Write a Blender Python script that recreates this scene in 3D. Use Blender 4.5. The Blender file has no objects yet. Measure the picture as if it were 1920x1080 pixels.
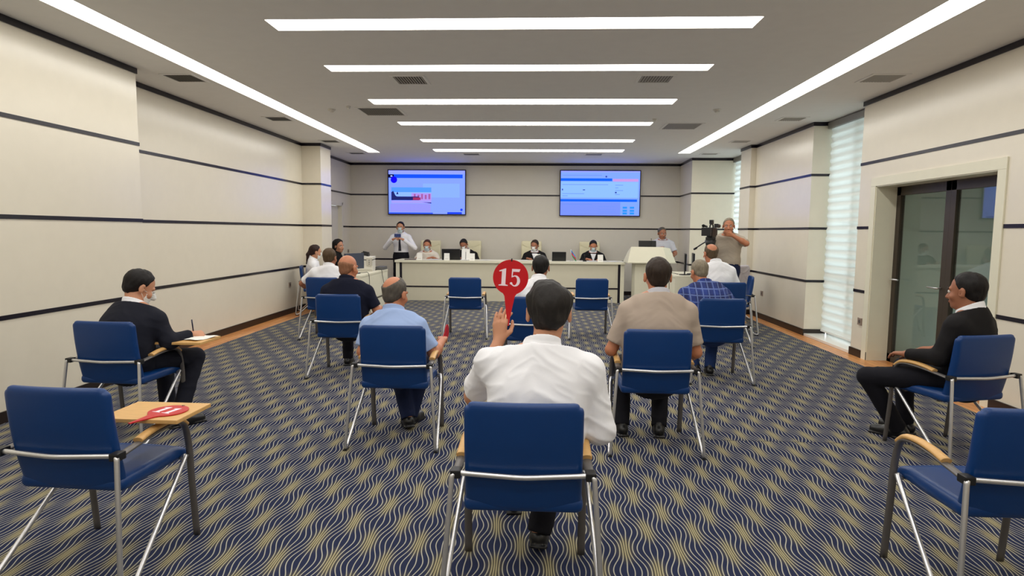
import bpy, bmesh, math, random
import numpy as np
from mathutils import Vector, Matrix

random.seed(7)
SC = bpy.context.scene
COL = SC.collection
R_ = math.radians

# ------------------------------------------------------------------ camera
F_PX, PIT, YAW, ROL = 1150.0, 0.0922, 0.0435, 0.0086
cam_d = bpy.data.cameras.new('camera'); cam = bpy.data.objects.new('camera', cam_d); COL.objects.link(cam)
cam_d.sensor_fit = 'HORIZONTAL'; cam_d.sensor_width = 36.0; cam_d.lens = 36.0 * F_PX / 1920.0
cam_d.clip_start = 0.05; cam_d.clip_end = 200
_c, _s, _cp, _sp, _cr, _sr = math.cos(YAW), math.sin(YAW), math.cos(PIT), math.sin(PIT), math.cos(ROL), math.sin(ROL)
ex = Vector((_c, _s, 0)); fw = Vector((-_s * _cp, _c * _cp, -_sp)); eu = Vector((-_s * _sp, _c * _sp, _cp))
rt = ex * _cr + eu * _sr; up = eu * _cr - ex * _sr; bk = -fw
cam.matrix_world = Matrix(((rt.x, up.x, bk.x, 0), (rt.y, up.y, bk.y, 0), (rt.z, up.z, bk.z, 1.5), (0, 0, 0, 1)))
SC.camera = cam

# ------------------------------------------------------------------ view + world
vs = SC.view_settings
SC.display_settings.display_device = 'sRGB'
vs.view_transform = 'Standard'; vs.look = 'None'; vs.exposure = 0.0; vs.gamma = 1.0; vs.use_curve_mapping = False
LIGHT_ROW = 9.5      # radiance of the ceiling light panels
LIGHT_SIDE = 9.5
SKY = 4.4
w = bpy.data.worlds.new('sky'); SC.world = w; w.use_nodes = True
nt = w.node_tree; bg = nt.nodes['Background']; bg.inputs['Color'].default_value = (0.80, 0.90, 1.0, 1); bg.inputs['Strength'].default_value = SKY

H = 3.10
S1, S2, S3 = 0.8075, 1.579, 2.349
BACK = 14.686

# ------------------------------------------------------------------ helpers
def link(o, parent=None):
    COL.objects.link(o)
    if parent is not None: o.parent = parent
    return o

def tag(o, label=None, cat=None, group=None, kind=None):
    if label: o['label'] = label
    if cat: o['category'] = cat
    if group: o['group'] = group
    if kind: o['kind'] = kind
    return o

def empty(name, loc, rot=0, label=None, cat=None, group=None):
    o = bpy.data.objects.new(name, None); o.empty_display_size = 0.1
    o.location = loc; o.rotation_euler = (0, 0, rot); link(o)
    return tag(o, label, cat, group)

def obj(name, me, parent=None, kind=None, label=None):
    o = bpy.data.objects.new(name, me); link(o, parent)
    if kind: o['kind'] = kind
    if label: o['label'] = label
    return o

def dup(root, loc, rot, label=None, group=None):
    r = root.copy(); COL.objects.link(r); r.location = loc; r.rotation_euler = (0, 0, rot)
    if label: r['label'] = label
    if group: r['group'] = group
    for ch in list(root.children):
        c = ch.copy(); COL.objects.link(c); c.parent = r
        for g in list(ch.children):
            d = g.copy(); COL.objects.link(d); d.parent = c
    return r

_M = {}
def srgb(r, g, b):
    f = lambda v: (v / 255 / 12.92) if v / 255 <= 0.04045 else ((v / 255 + 0.055) / 1.055) ** 2.4
    return (f(r), f(g), f(b), 1)

def mat(name, rgb=(200, 200, 200), rough=0.6, metal=0.0, bump=0.0, bscale=200, emit=None, estr=0, spec=0.5, var=0.0, vscale=8, stretch=None):
    if name in _M: return _M[name]
    m = bpy.data.materials.new(name); m.use_nodes = True; _M[name] = m
    n, l = m.node_tree.nodes, m.node_tree.links
    p = n['Principled BSDF']
    c = srgb(*rgb)
    p.inputs['Base Color'].default_value = c
    p.inputs['Roughness'].default_value = rough; p.inputs['Metallic'].default_value = metal
    p.inputs['Specular IOR Level'].default_value = spec
    if emit:
        p.inputs['Emission Color'].default_value = srgb(*emit); p.inputs['Emission Strength'].default_value = estr
    tc = n.new('ShaderNodeTexCoord')
    src = tc.outputs['Object']
    if stretch:
        mp = n.new('ShaderNodeMapping'); mp.inputs['Scale'].default_value = stretch
        l.new(src, mp.inputs['Vector']); src = mp.outputs['Vector']
    # every material gets a little procedural variation
    no = n.new('ShaderNodeTexNoise'); no.inputs['Scale'].default_value = vscale; no.inputs['Detail'].default_value = 4
    l.new(src, no.inputs['Vector'])
    v = var if var else 0.03
    mx = n.new('ShaderNodeMix'); mx.data_type = 'RGBA'
    mx.inputs[6].default_value = tuple(x * (1 - v) for x in c[:3]) + (1,)
    mx.inputs[7].default_value = tuple(min(1, x * (1 + v)) for x in c[:3]) + (1,)
    l.new(no.outputs['Fac'], mx.inputs[0]); l.new(mx.outputs[2], p.inputs['Base Color'])
    if bump:
        nb = n.new('ShaderNodeTexNoise'); nb.inputs['Scale'].default_value = bscale; nb.inputs['Detail'].default_value = 3
        l.new(src, nb.inputs['Vector'])
        b = n.new('ShaderNodeBump'); b.inputs['Strength'].default_value = bump; b.inputs['Distance'].default_value = 0.002
        l.new(nb.outputs['Fac'], b.inputs['Height']); l.new(b.outputs['Normal'], p.inputs['Normal'])
    return m

class MB:
    """collects shapes into one mesh with several materials"""
    def __init__(s): s.bm = bmesh.new(); s.mats = []
    def mi(s, m):
        if m not in s.mats: s.mats.append(m)
        return s.mats.index(m)
    def box(s, a, b, m, bev=0.0, M=None, seg=2):
        t = bmesh.new(); bmesh.ops.create_cube(t, size=1)
        a, b = Vector(a), Vector(b)
        for v in t.verts: v.co = Vector((a[i] + (v.co[i] + 0.5) * (b[i] - a[i]) for i in range(3)))
        if bev: bmesh.ops.bevel(t, geom=list(t.edges), offset=bev, segments=seg, profile=0.7, affect='EDGES')
        s._add(t, m, M, smooth=False); return s
    def _add(s, t, m, M=None, smooth=False):
        i = s.mi(m); mp = {}
        for v in t.verts:
            co = v.co if M is None else M @ v.co
            mp[v] = s.bm.verts.new(co)
        for f in t.faces:
            try:
                g = s.bm.faces.new([mp[v] for v in f.verts]); g.material_index = i; g.smooth = smooth
            except ValueError: pass
        t.free()
    def poly(s, pts, m, thick=None, M=None):
        """flat polygon, optionally extruded along vector thick"""
        i = s.mi(m)
        P = [Vector(p) for p in pts]
        if M is not None: P = [M @ p for p in P]
        vs_ = [s.bm.verts.new(p) for p in P]
        f = s.bm.faces.new(vs_); f.material_index = i
        if thick is not None:
            T = Vector(thick)
            if M is not None: T = M.to_3x3() @ T
            v2 = [s.bm.verts.new(p + T) for p in P]
            g = s.bm.faces.new(list(reversed(v2))); g.material_index = i
            for k in range(len(P)):
                q = s.bm.faces.new([vs_[k], v2[k], v2[(k + 1) % len(P)], vs_[(k + 1) % len(P)]]); q.material_index = i
        return s
    def cyl(s, a, b, r, m, r2=None, n=20, smooth=True, caps=True):
        a, b = Vector(a), Vector(b); r2 = r if r2 is None else r2
        d = (b - a).normalized(); x = d.orthogonal().normalized(); y = d.cross(x); i = s.mi(m)
        A, B = [], []
        for k in range(n):
            t = 2 * math.pi * k / n; o = x * math.cos(t) + y * math.sin(t)
            A.append(s.bm.verts.new(a + o * r)); B.append(s.bm.verts.new(b + o * r2))
        for k in range(n):
            f = s.bm.faces.new([A[k], A[(k + 1) % n], B[(k + 1) % n], B[k]]); f.smooth = smooth; f.material_index = i
        if caps:
            f = s.bm.faces.new(list(reversed(A))); f.material_index = i
            f = s.bm.faces.new(B); f.material_index = i
        return s
    def tube(s, pts, r, m, n=10, sub=6, ry=None, closed=False, upv=None, corner=None):
        """sweep an elliptic section along a path; corner = radius of rounded corners, else catmull-rom"""
        P = [Vector(p) for p in pts]
        if corner:
            Q = [P[0]]
            for k in range(1, len(P) - 1):
                a, b, c = P[k - 1], P[k], P[k + 1]
                ra = min(corner, (a - b).length * .45, (c - b).length * .45)
                p0 = b + (a - b).normalized() * ra; p1 = b + (c - b).normalized() * ra
                for q in range(sub + 1):
                    t = q / sub; Q.append(p0 * (1 - t) ** 2 + b * 2 * t * (1 - t) + p1 * t * t)
            Q.append(P[-1])
        elif sub > 1 and len(P) > 2:
            Q = []
            for k in range(len(P) - 1):
                p0 = P[max(k - 1, 0)]; p1 = P[k]; p2 = P[k + 1]; p3 = P[min(k + 2, len(P) - 1)]
                for q in range(sub):
                    t = q / sub
                    Q.append(0.5 * ((2 * p1) + (p2 - p0) * t + (2 * p0 - 5 * p1 + 4 * p2 - p3) * t * t + (3 * p1 - p0 - 3 * p2 + p3) * t ** 3))
            Q.append(P[-1])
        else: Q = P
        i = s.mi(m); rings = []
        T = [(Q[min(k + 1, len(Q) - 1)] - Q[max(k - 1, 0)]).normalized() for k in range(len(Q))]
        nrm = (Vector(upv) if upv else T[0].orthogonal()); nrm = (nrm - T[0] * nrm.dot(T[0])).normalized()
        for k, q in enumerate(Q):
            if upv: nrm = Vector(upv)
            nrm = (nrm - T[k] * nrm.dot(T[k])).normalized()
            bi = T[k].cross(nrm)
            rings.append([s.bm.verts.new(q + nrm * math.cos(2 * math.pi * j / n) * (ry or r) + bi * math.sin(2 * math.pi * j / n) * r) for j in range(n)])
        for k in range(len(rings) - 1):
            for j in range(n):
                f = s.bm.faces.new([rings[k][j], rings[k][(j + 1) % n], rings[k + 1][(j + 1) % n], rings[k + 1][j]])
                f.smooth = True; f.material_index = i
        f = s.bm.faces.new(list(reversed(rings[0]))); f.material_index = i
        f = s.bm.faces.new(rings[-1]); f.material_index = i
        return s
    def ball(s, c, r, m, M=None, seg=16):
        t = bmesh.new(); bmesh.ops.create_uvsphere(t, u_segments=seg, v_segments=seg // 2 + 2, radius=1)
        rr = (r, r, r) if isinstance(r, (int, float)) else r
        for v in t.verts: v.co = Vector((v.co.x * rr[0], v.co.y * rr[1], v.co.z * rr[2])) + Vector(c)
        s._add(t, m, M, smooth=True); return s
    def mesh(s, name):
        bmesh.ops.recalc_face_normals(s.bm, faces=list(s.bm.faces))
        me = bpy.data.meshes.new(name); s.bm.to_mesh(me); s.bm.free()
        for m in s.mats: me.materials.append(m)
        return me
    def build(s, name, parent=None, kind=None, label=None):
        return obj(name, s.mesh(name), parent, kind, label)

# ------------------------------------------------------------------ smooth solids (distance field -> surface nets)
def vn(v): v = np.asarray(v, float); return v / (np.linalg.norm(v) + 1e-12)

class Solid:
    def __init__(s): s.ops = []
    def cap(s, a, b, ra, rb=None, k=.02, mode='u', clips=None):
        rb = ra if rb is None else rb
        s.ops.append(('cap', np.array(a, float), np.array(b, float), ra, rb, k, mode, clips)); return s
    def ell(s, c, r, R=None, k=.02, mode='u', clips=None):
        s.ops.append(('ell', np.array(c, float), np.array(r, float), np.eye(3) if R is None else np.array(R, float), k, mode, clips)); return s
    def rbox(s, c, h, rad, R=None, k=.0001, mode='u', clips=None):
        s.ops.append(('rbox', np.array(c, float), np.array(h, float), rad, np.eye(3) if R is None else np.array(R, float), k, mode, clips)); return s
    def loft(s, nodes, right, k=.02, mode='u', clips=None):
        s.ops.append(('loft', [(np.array(p, float), w_, d_) for p, w_, d_ in nodes], vn(right), k, mode, clips)); return s
    def clip(s, pt, n):        # keep the side that n points away from
        s.ops.append(('clip', np.array(pt, float), vn(n))); return s
    def shell(s, off, t):      # turns the field so far into a shell between off-t and off
        s.ops.append(('shell', off, t)); return s
    def _bb(s, op, m):
        if op[0] == 'cap':
            r = max(op[3], op[4]) + m; return np.minimum(op[1], op[2]) - r, np.maximum(op[1], op[2]) + r
        if op[0] == 'ell': r = max(op[2]) + m; e = np.abs(op[3]) @ op[2] + m; return op[1] - e, op[1] + e
        if op[0] == 'rbox': e = np.abs(op[4]) @ op[2] + m; return op[1] - e, op[1] + e
        if op[0] == 'loft':
            r = max(max(n[1], n[2]) for n in op[1]) + m; P = np.array([n[0] for n in op[1]]); return P.min(0) - r, P.max(0) + r
    def build(s, res):
        lo = np.array([9e9] * 3); hi = -lo
        for op in s.ops:
            if op[0] in ('clip', 'shell'): continue
            mode = op[-2]
            if mode != 'u': continue
            a, b = s._bb(op, 3 * res + .012); lo = np.minimum(lo, a); hi = np.maximum(hi, b)
        n = np.ceil((hi - lo) / res).astype(int) + 2
        ax = [(lo[i] + res * np.arange(n[i])).astype(np.float32) for i in range(3)]
        Fd = np.full(n, 1.0, np.float32)
        for op in s.ops:
            if op[0] == 'clip':
                d = (ax[0] - op[1][0])[:, None, None] * op[2][0] + (ax[1] - op[1][1])[None, :, None] * op[2][1] + (ax[2] - op[1][2])[None, None, :] * op[2][2]
                Fd = np.maximum(Fd, d.astype(np.float32)); continue
            if op[0] == 'shell':
                Fd = np.maximum(Fd - op[1], -(Fd - op[1]) - op[2]); continue
            k, mode, clips = op[-3], op[-2], op[-1]
            a, b = s._bb(op, k + 3 * res + .012)
            i0 = np.clip(np.floor((a - lo) / res).astype(int), 0, n - 1); i1 = np.clip(np.ceil((b - lo) / res).astype(int) + 1, 1, n)
            if (i1 <= i0).any(): continue
            X = ax[0][i0[0]:i1[0]][:, None, None]; Y = ax[1][i0[1]:i1[1]][None, :, None]; Z = ax[2][i0[2]:i1[2]][None, None, :]
            f32 = np.float32
            if op[0] == 'cap':
                A, B = op[1], op[2]; D = B - A; L = float(D @ D) + 1e-12
                x, y, z = X - f32(A[0]), Y - f32(A[1]), Z - f32(A[2])
                t = np.clip((x * f32(D[0]) + y * f32(D[1]) + z * f32(D[2])) / f32(L), 0, 1)
                d = np.sqrt((x - t * f32(D[0])) ** 2 + (y - t * f32(D[1])) ** 2 + (z - t * f32(D[2])) ** 2) - (op[3] + (op[4] - op[3]) * t)
            elif op[0] in ('ell', 'rbox'):
                Rm = op[3] if op[0] == 'ell' else op[4]
                x, y, z = X - f32(op[1][0]), Y - f32(op[1][1]), Z - f32(op[1][2])
                u = [x * f32(Rm[0, j]) + y * f32(Rm[1, j]) + z * f32(Rm[2, j]) for j in range(3)]
                if op[0] == 'ell':
                    r = op[2]; q = np.sqrt((u[0] / f32(r[0])) ** 2 + (u[1] / f32(r[1])) ** 2 + (u[2] / f32(r[2])) ** 2)
                    g = np.sqrt((u[0] / f32(r[0] ** 2)) ** 2 + (u[1] / f32(r[1] ** 2)) ** 2 + (u[2] / f32(r[2] ** 2)) ** 2) + 1e-6
                    d = q * (q - 1) / g
                else:
                    h = op[2] - op[3]; q = [np.abs(u[j]) - f32(h[j]) for j in range(3)]
                    d = np.sqrt(np.maximum(q[0], 0) ** 2 + np.maximum(q[1], 0) ** 2 + np.maximum(q[2], 0) ** 2) + np.minimum(np.maximum(q[0], np.maximum(q[1], q[2])), 0) - f32(op[3])
            else:
                nd = op[1]; rg = op[2]; d = None
                for (A, wa, da), (B, wb, db) in zip(nd[:-1], nd[1:]):
                    D = B - A; L = float(D @ D) + 1e-12; axv = D / math.sqrt(L); fv = vn(np.cross(axv, rg)); rr = vn(np.cross(fv, axv))
                    x, y, z = X - f32(A[0]), Y - f32(A[1]), Z - f32(A[2])
                    t = np.clip((x * f32(D[0]) + y * f32(D[1]) + z * f32(D[2])) / f32(L), 0, 1)
                    x, y, z = x - t * f32(D[0]), y - t * f32(D[1]), z - t * f32(D[2])
                    W = wa + (wb - wa) * t; Dp = da + (db - da) * t
                    l_ = x * f32(rr[0]) + y * f32(rr[1]) + z * f32(rr[2]); f_ = x * f32(fv[0]) + y * f32(fv[1]) + z * f32(fv[2]); a_ = x * f32(axv[0]) + y * f32(axv[1]) + z * f32(axv[2])
                    q = np.sqrt((l_ / W) ** 2 + (f_ / Dp) ** 2 + (a_ / (.5 * (W + Dp))) ** 2)
                    g = np.sqrt((l_ / W ** 2) ** 2 + (f_ / Dp ** 2) ** 2 + (a_ / (.5 * (W + Dp)) ** 2) ** 2) + 1e-6
                    e = q * (q - 1) / g
                    if d is None: d = e
                    else:
                        h = np.clip(.5 + .5 * (e - d) / .03, 0, 1); d = e * (1 - h) + d * h - .03 * h * (1 - h)
            if clips:
                for pt, nn in clips:
                    pt = np.array(pt, float); nn = vn(nn)
                    d = np.maximum(d, (X - f32(pt[0])) * f32(nn[0]) + (Y - f32(pt[1])) * f32(nn[1]) + (Z - f32(pt[2])) * f32(nn[2]))
            S = Fd[i0[0]:i1[0], i0[1]:i1[1], i0[2]:i1[2]]
            d = np.broadcast_to(d, S.shape)
            if mode == 'u':
                h = np.clip(.5 + .5 * (S - d) / k, 0, 1); S[...] = S * (1 - h) + d * h - k * h * (1 - h)
            elif mode == 's':
                h = np.clip(.5 - .5 * (S + d) / k, 0, 1); S[...] = S * (1 - h) + (-d) * h + k * h * (1 - h)
        return nets(Fd, lo, res)

def nets(F_, lo, res):
    n = F_.shape; ins = F_ < 0
    cs = np.zeros(tuple(x - 1 for x in n), np.int8)
    for dx in (0, 1):
        for dy in (0, 1):
            for dz in (0, 1):
                cs += ins[dx:n[0] - 1 + dx, dy:n[1] - 1 + dy, dz:n[2] - 1 + dz]
    act = (cs > 0) & (cs < 8)
    idx = np.argwhere(act)
    ids = np.full(act.shape, -1, np.int64); ids[act] = np.arange(len(idx))
    acc = np.zeros((len(idx), 3)); cnt = np.zeros(len(idx))
    C = [(a, b, c) for a in (0, 1) for b in (0, 1) for c in (0, 1)]
    for ca in C:
        for axis in range(3):
            if ca[axis]: continue
            cb = list(ca); cb[axis] = 1
            fa = F_[idx[:, 0] + ca[0], idx[:, 1] + ca[1], idx[:, 2] + ca[2]].astype(float)
            fb = F_[idx[:, 0] + cb[0], idx[:, 1] + cb[1], idx[:, 2] + cb[2]].astype(float)
            m = (fa < 0) != (fb < 0)
            t = np.where(m, fa / np.where(m, fa - fb, 1), 0)
            P = np.zeros((len(idx), 3)) + ca; P[:, axis] += t
            acc += P * m[:, None]; cnt += m
    V = (idx + acc / cnt[:, None]) * res + lo
    quads = []
    for axis in range(3):
        o = [x for x in range(3) if x != axis]
        sl = [slice(None)] * 3; sl2 = [slice(None)] * 3
        sl[axis] = slice(0, n[axis] - 1); sl2[axis] = slice(1, n[axis])
        for q in o: sl[q] = slice(1, n[q] - 1); sl2[q] = slice(1, n[q] - 1)
        A = ins[tuple(sl)]; B = ins[tuple(sl2)]
        for flip, mm in ((False, A & ~B), (True, ~A & B)):
            e = np.argwhere(mm)
            if not len(e): continue
            base = e.copy()
            for q in o: base[:, q] += 1
            def cid(da, db):
                g = base.copy(); g[:, o[0]] -= da; g[:, o[1]] -= db
                return ids[g[:, 0], g[:, 1], g[:, 2]]
            q4 = np.stack([cid(0, 0), cid(1, 0), cid(1, 1), cid(0, 1)], 1)
            if axis == 1: q4 = q4[:, ::-1]
            if flip: q4 = q4[:, ::-1]
            quads.append(q4)
    Q = np.concatenate(quads); Q = Q[(Q >= 0).all(1)]
    return V, Q

def to_mesh(name, V, Q, m, smooth=True):
    me = bpy.data.meshes.new(name)
    me.vertices.add(len(V)); me.vertices.foreach_set('co', np.asarray(V, np.float32).ravel())
    me.loops.add(len(Q) * 4); me.loops.foreach_set('vertex_index', Q.ravel().astype(np.int32))
    me.polygons.add(len(Q)); me.polygons.foreach_set('loop_start', np.arange(0, len(Q) * 4, 4, dtype=np.int32))
    me.polygons.foreach_set('loop_total', np.full(len(Q), 4, np.int32))
    me.polygons.foreach_set('use_smooth', np.full(len(Q), smooth, bool))
    me.update(calc_edges=True)
    for mm in (m if isinstance(m, (list, tuple)) else [m]): me.materials.append(mm)
    return me

def relax(V, Q, it=1, f=.5):
    for _ in range(it):
        acc = np.zeros_like(V); cnt = np.zeros(len(V))
        for a, b in ((0, 1), (1, 2), (2, 3), (3, 0)):
            np.add.at(acc, Q[:, a], V[Q[:, b]]); np.add.at(acc, Q[:, b], V[Q[:, a]])
            np.add.at(cnt, Q[:, a], 1); np.add.at(cnt, Q[:, b], 1)
        V = V * (1 - f) + f * acc / np.maximum(cnt, 1)[:, None]
    return V

def normals(V, Q):
    nn = np.cross(V[Q[:, 2]] - V[Q[:, 0]], V[Q[:, 3]] - V[Q[:, 1]]); N = np.zeros_like(V)
    for j in range(4): np.add.at(N, Q[:, j], nn)
    return N / (np.linalg.norm(N, axis=1)[:, None] + 1e-12)

def noise3(P, seed=0):
    rng = np.random.RandomState(seed); T = rng.rand(32, 32, 32)
    i = np.floor(P).astype(int); f = P - i; f = f * f * (3 - 2 * f); r = 0
    for a in (0, 1):
        for b in (0, 1):
            for c in (0, 1):
                r = r + T[(i[:, 0] + a) % 32, (i[:, 1] + b) % 32, (i[:, 2] + c) % 32] * np.abs(1 - a - f[:, 0]) * np.abs(1 - b - f[:, 1]) * np.abs(1 - c - f[:, 2])
    return r

def folds(V, Q, amp, seed=0, sc=(7, 7, 16), tilt=0.0):
    N = normals(V, Q); P = V.copy()
    P = P + np.array([0, 0, 1.0]) * (tilt * np.abs(V[:, :1]))
    wv = noise3(P * 5 + 11, seed + 3)[:, None] * .12
    n1 = 1 - np.abs(2 * noise3((P + wv) * np.array(sc) + 20, seed) - 1)
    n2 = 1 - np.abs(2 * noise3((P + wv) * np.array(sc) * 2.1 + 5, seed + 1) - 1)
    return V + N * (amp * ((n1 ** 2 - .35) + .4 * (n2 ** 2 - .35)))[:, None]

# ------------------------------------------------------------------ materials
def wall_mat():
    m = mat('wall_paint', (234, 226, 208), rough=0.25, bump=0.006, bscale=40, spec=0.6)
    return m
WALL = wall_mat()
CEIL = mat('ceiling_paint', (238, 236, 233), rough=0.85, bump=0.03, bscale=120)
BLACK = mat('dark_navy_band', (26, 22, 34), rough=0.22)
BASEM = mat('dark_brown_skirting', (34, 22, 18), rough=0.35)
WHITE_LAM = mat('white_laminate', (232, 228, 206), rough=0.35, spec=0.4)
GREY_TRIM = mat('grey_aluminium', (150, 148, 142), rough=0.5, metal=0.3)
CHROME = mat('chrome', (214, 214, 216), rough=0.32, metal=.9)
GREYLEG = mat('grey_coated_metal', (112, 108, 106), rough=0.4, metal=0.5)
BLKPL = mat('black_plastic', (18, 18, 20), rough=0.45)
LEATHER = mat('blue_leatherette', (1, 54, 114), rough=0.36, bump=0.10, bscale=500, spec=0.45, var=.05)
WOOD = mat('light_beech', (214, 168, 104), rough=0.4, var=0.12, vscale=6, stretch=(3, 14, 14))
CREAM = mat('cream_leather', (226, 218, 182), rough=0.5, bump=.1, bscale=150)
PAPER = mat('white_paper', (238, 236, 230), rough=0.7)
RED = mat('red_lacquer', (196, 8, 26), rough=0.3)
PINKW = mat('white_lettering', (244, 226, 236), rough=0.5)

def emis(name, rgb, st):
    if name in _M: return _M[name]
    m = bpy.data.materials.new(name); m.use_nodes = True; _M[name] = m
    n, l = m.node_tree.nodes, m.node_tree.links
    for x in list(n):
        if x.type != 'OUTPUT_MATERIAL': n.remove(x)
    e = n.new('ShaderNodeEmission'); e.inputs['Color'].default_value = srgb(*rgb); e.inputs['Strength'].default_value = st
    l.new(e.outputs[0], n['Material Output'].inputs['Surface'])
    return m
PANEL_ROW = emis('ceiling_light_diffuser', (255, 252, 246), LIGHT_ROW)
PANEL_SIDE = emis('side_light_diffuser', (255, 252, 245), LIGHT_SIDE)

def mth(n, l, op, a, b=None, c=None):
    x = n.new('ShaderNodeMath'); x.operation = op
    for i, v in enumerate((a, b, c)):
        if v is None: continue
        if isinstance(v, (int, float)): x.inputs[i].default_value = v
        else: l.new(v, x.inputs[i])
    return x.outputs[0]

def carpet_mat():
    m = bpy.data.materials.new('patterned_carpet'); m.use_nodes = True
    n, l = m.node_tree.nodes, m.node_tree.links; p = n['Principled BSDF']
    p.inputs['Roughness'].default_value = 0.95; p.inputs['Specular IOR Level'].default_value = 0.1
    tc = n.new('ShaderNodeTexCoord'); sp = n.new('ShaderNodeSeparateXYZ'); l.new(tc.outputs['Object'], sp.inputs[0])
    M = lambda op, a, b=None, c=None: mth(n, l, op, a, b, c)
    # the seam where two widths of carpet meet shifts the pattern a little
    yy = sp.outputs[1]
    seam = M('GREATER_THAN', yy, 4.385)
    wob = n.new('ShaderNodeTexNoise'); wob.inputs['Scale'].default_value = 2.2; wob.inputs['Detail'].default_value = 1
    l.new(tc.outputs['Object'], wob.inputs['Vector'])
    w2 = M('MULTIPLY', M('SUBTRACT', wob.outputs['Fac'], .5), .05)
    x = M('ADD', M('ADD', sp.outputs[0], w2), M('MULTIPLY', seam, .02)); y = M('ADD', yy, M('MULTIPLY', seam, .03))
    LX, LY = .2455, .39
    kx = 2 * math.pi / LX; ky = 2 * math.pi / LY
    px = M('MULTIPLY', M('SUBTRACT', x, .548), kx); py = M('MULTIPLY', M('SUBTRACT', y, 2.606), ky)
    # the lines bunch into knots that alternate from row to row
    cy = M('COSINE', py); wp = M('MULTIPLY', M('ADD', cy, 1.0), .5); wm = M('SUBTRACT', 1.0, wp)
    r = .50; am = .55; rs = M('MULTIPLY', M('SINE', px), r); rc = M('MULTIPLY', M('COSINE', px), r)
    g1 = M('ARCTAN2', rs, M('SUBTRACT', 1.0, rc)); g2 = M('ARCTAN2', M('MULTIPLY', rs, -1.0), M('ADD', 1.0, rc))
    u = M('ADD', x, M('MULTIPLY', M('ADD', M('MULTIPLY', wp, g1), M('MULTIPLY', wm, g2)), 2 * am / kx))
    p1 = M('DIVIDE', 1 - r * r, M('SUBTRACT', 1 + r * r, M('MULTIPLY', rc, 2.0))); p2 = M('DIVIDE', 1 - r * r, M('ADD', 1 + r * r, M('MULTIPLY', rc, 2.0)))
    dens = M('ADD', 1 - am, M('MULTIPLY', M('ADD', M('MULTIPLY', wp, p1), M('MULTIPLY', wm, p2)), am))      # du/dx
    s = LX / 12
    fr = M('FRACT', M('DIVIDE', u, s))
    ds = M('MULTIPLY', M('ABSOLUTE', M('SUBTRACT', fr, .5)), s)
    wd = M('DIVIDE', ds, M('MAXIMUM', dens, .18))                                   # true distance to the line
    lw = M('ADD', .0023, M('MULTIPLY', M('SUBTRACT', dens, 1.0), .0004))
    mr = n.new('ShaderNodeMapRange'); mr.interpolation_type = 'SMOOTHSTEP'
    l.new(wd, mr.inputs[0]); l.new(M('SUBTRACT', lw, .0010), mr.inputs[1]); l.new(M('ADD', lw, .0012), mr.inputs[2])
    mr.inputs[3].default_value = 1; mr.inputs[4].default_value = 0
    line = mr.outputs[0]
    # line colour: paler in the lenses, gold in the knots
    g = n.new('ShaderNodeMapRange'); l.new(dens, g.inputs[0]); g.inputs[1].default_value = .8; g.inputs[2].default_value = 1.7
    lc = n.new('ShaderNodeMix'); lc.data_type = 'RGBA'; lc.inputs[6].default_value = srgb(184, 181, 168); lc.inputs[7].default_value = srgb(176, 166, 130)
    l.new(g.outputs[0], lc.inputs[0])
    bc = n.new('ShaderNodeMix'); bc.data_type = 'RGBA'; bc.inputs[6].default_value = srgb(42, 48, 74); bc.inputs[7].default_value = srgb(92, 87, 74)
    l.new(g.outputs[0], bc.inputs[0])
    mx = n.new('ShaderNodeMix'); mx.data_type = 'RGBA'; l.new(line, mx.inputs[0]); l.new(bc.outputs[2], mx.inputs[6]); l.new(lc.outputs[2], mx.inputs[7])
    # seam line + pile noise
    sm = M('MULTIPLY', M('LESS_THAN', M('ABSOLUTE', M('SUBTRACT', yy, 4.385)), .005), M('GREATER_THAN', sp.outputs[0], .4))
    dk = n.new('ShaderNodeMix'); dk.data_type = 'RGBA'; l.new(M('MULTIPLY', sm, .6), dk.inputs[0]); l.new(mx.outputs[2], dk.inputs[6]); dk.inputs[7].default_value = srgb(40, 40, 48)
    no = n.new('ShaderNodeTexNoise'); no.inputs['Scale'].default_value = 700; no.inputs['Detail'].default_value = 2
    l.new(tc.outputs['Object'], no.inputs['Vector'])
    hs = n.new('ShaderNodeHueSaturation'); l.new(dk.outputs[2], hs.inputs['Color']); l.new(M('ADD', M('MULTIPLY', no.outputs['Fac'], .5), .75), hs.inputs['Value'])
    l.new(hs.outputs[0], p.inputs['Base Color'])
    b = n.new('ShaderNodeBump'); b.inputs['Strength'].default_value = .5; b.inputs['Distance'].default_value = .003
    l.new(M('ADD', no.outputs['Fac'], line), b.inputs['Height']); l.new(b.outputs[0], p.inputs['Normal'])
    return m

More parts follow.
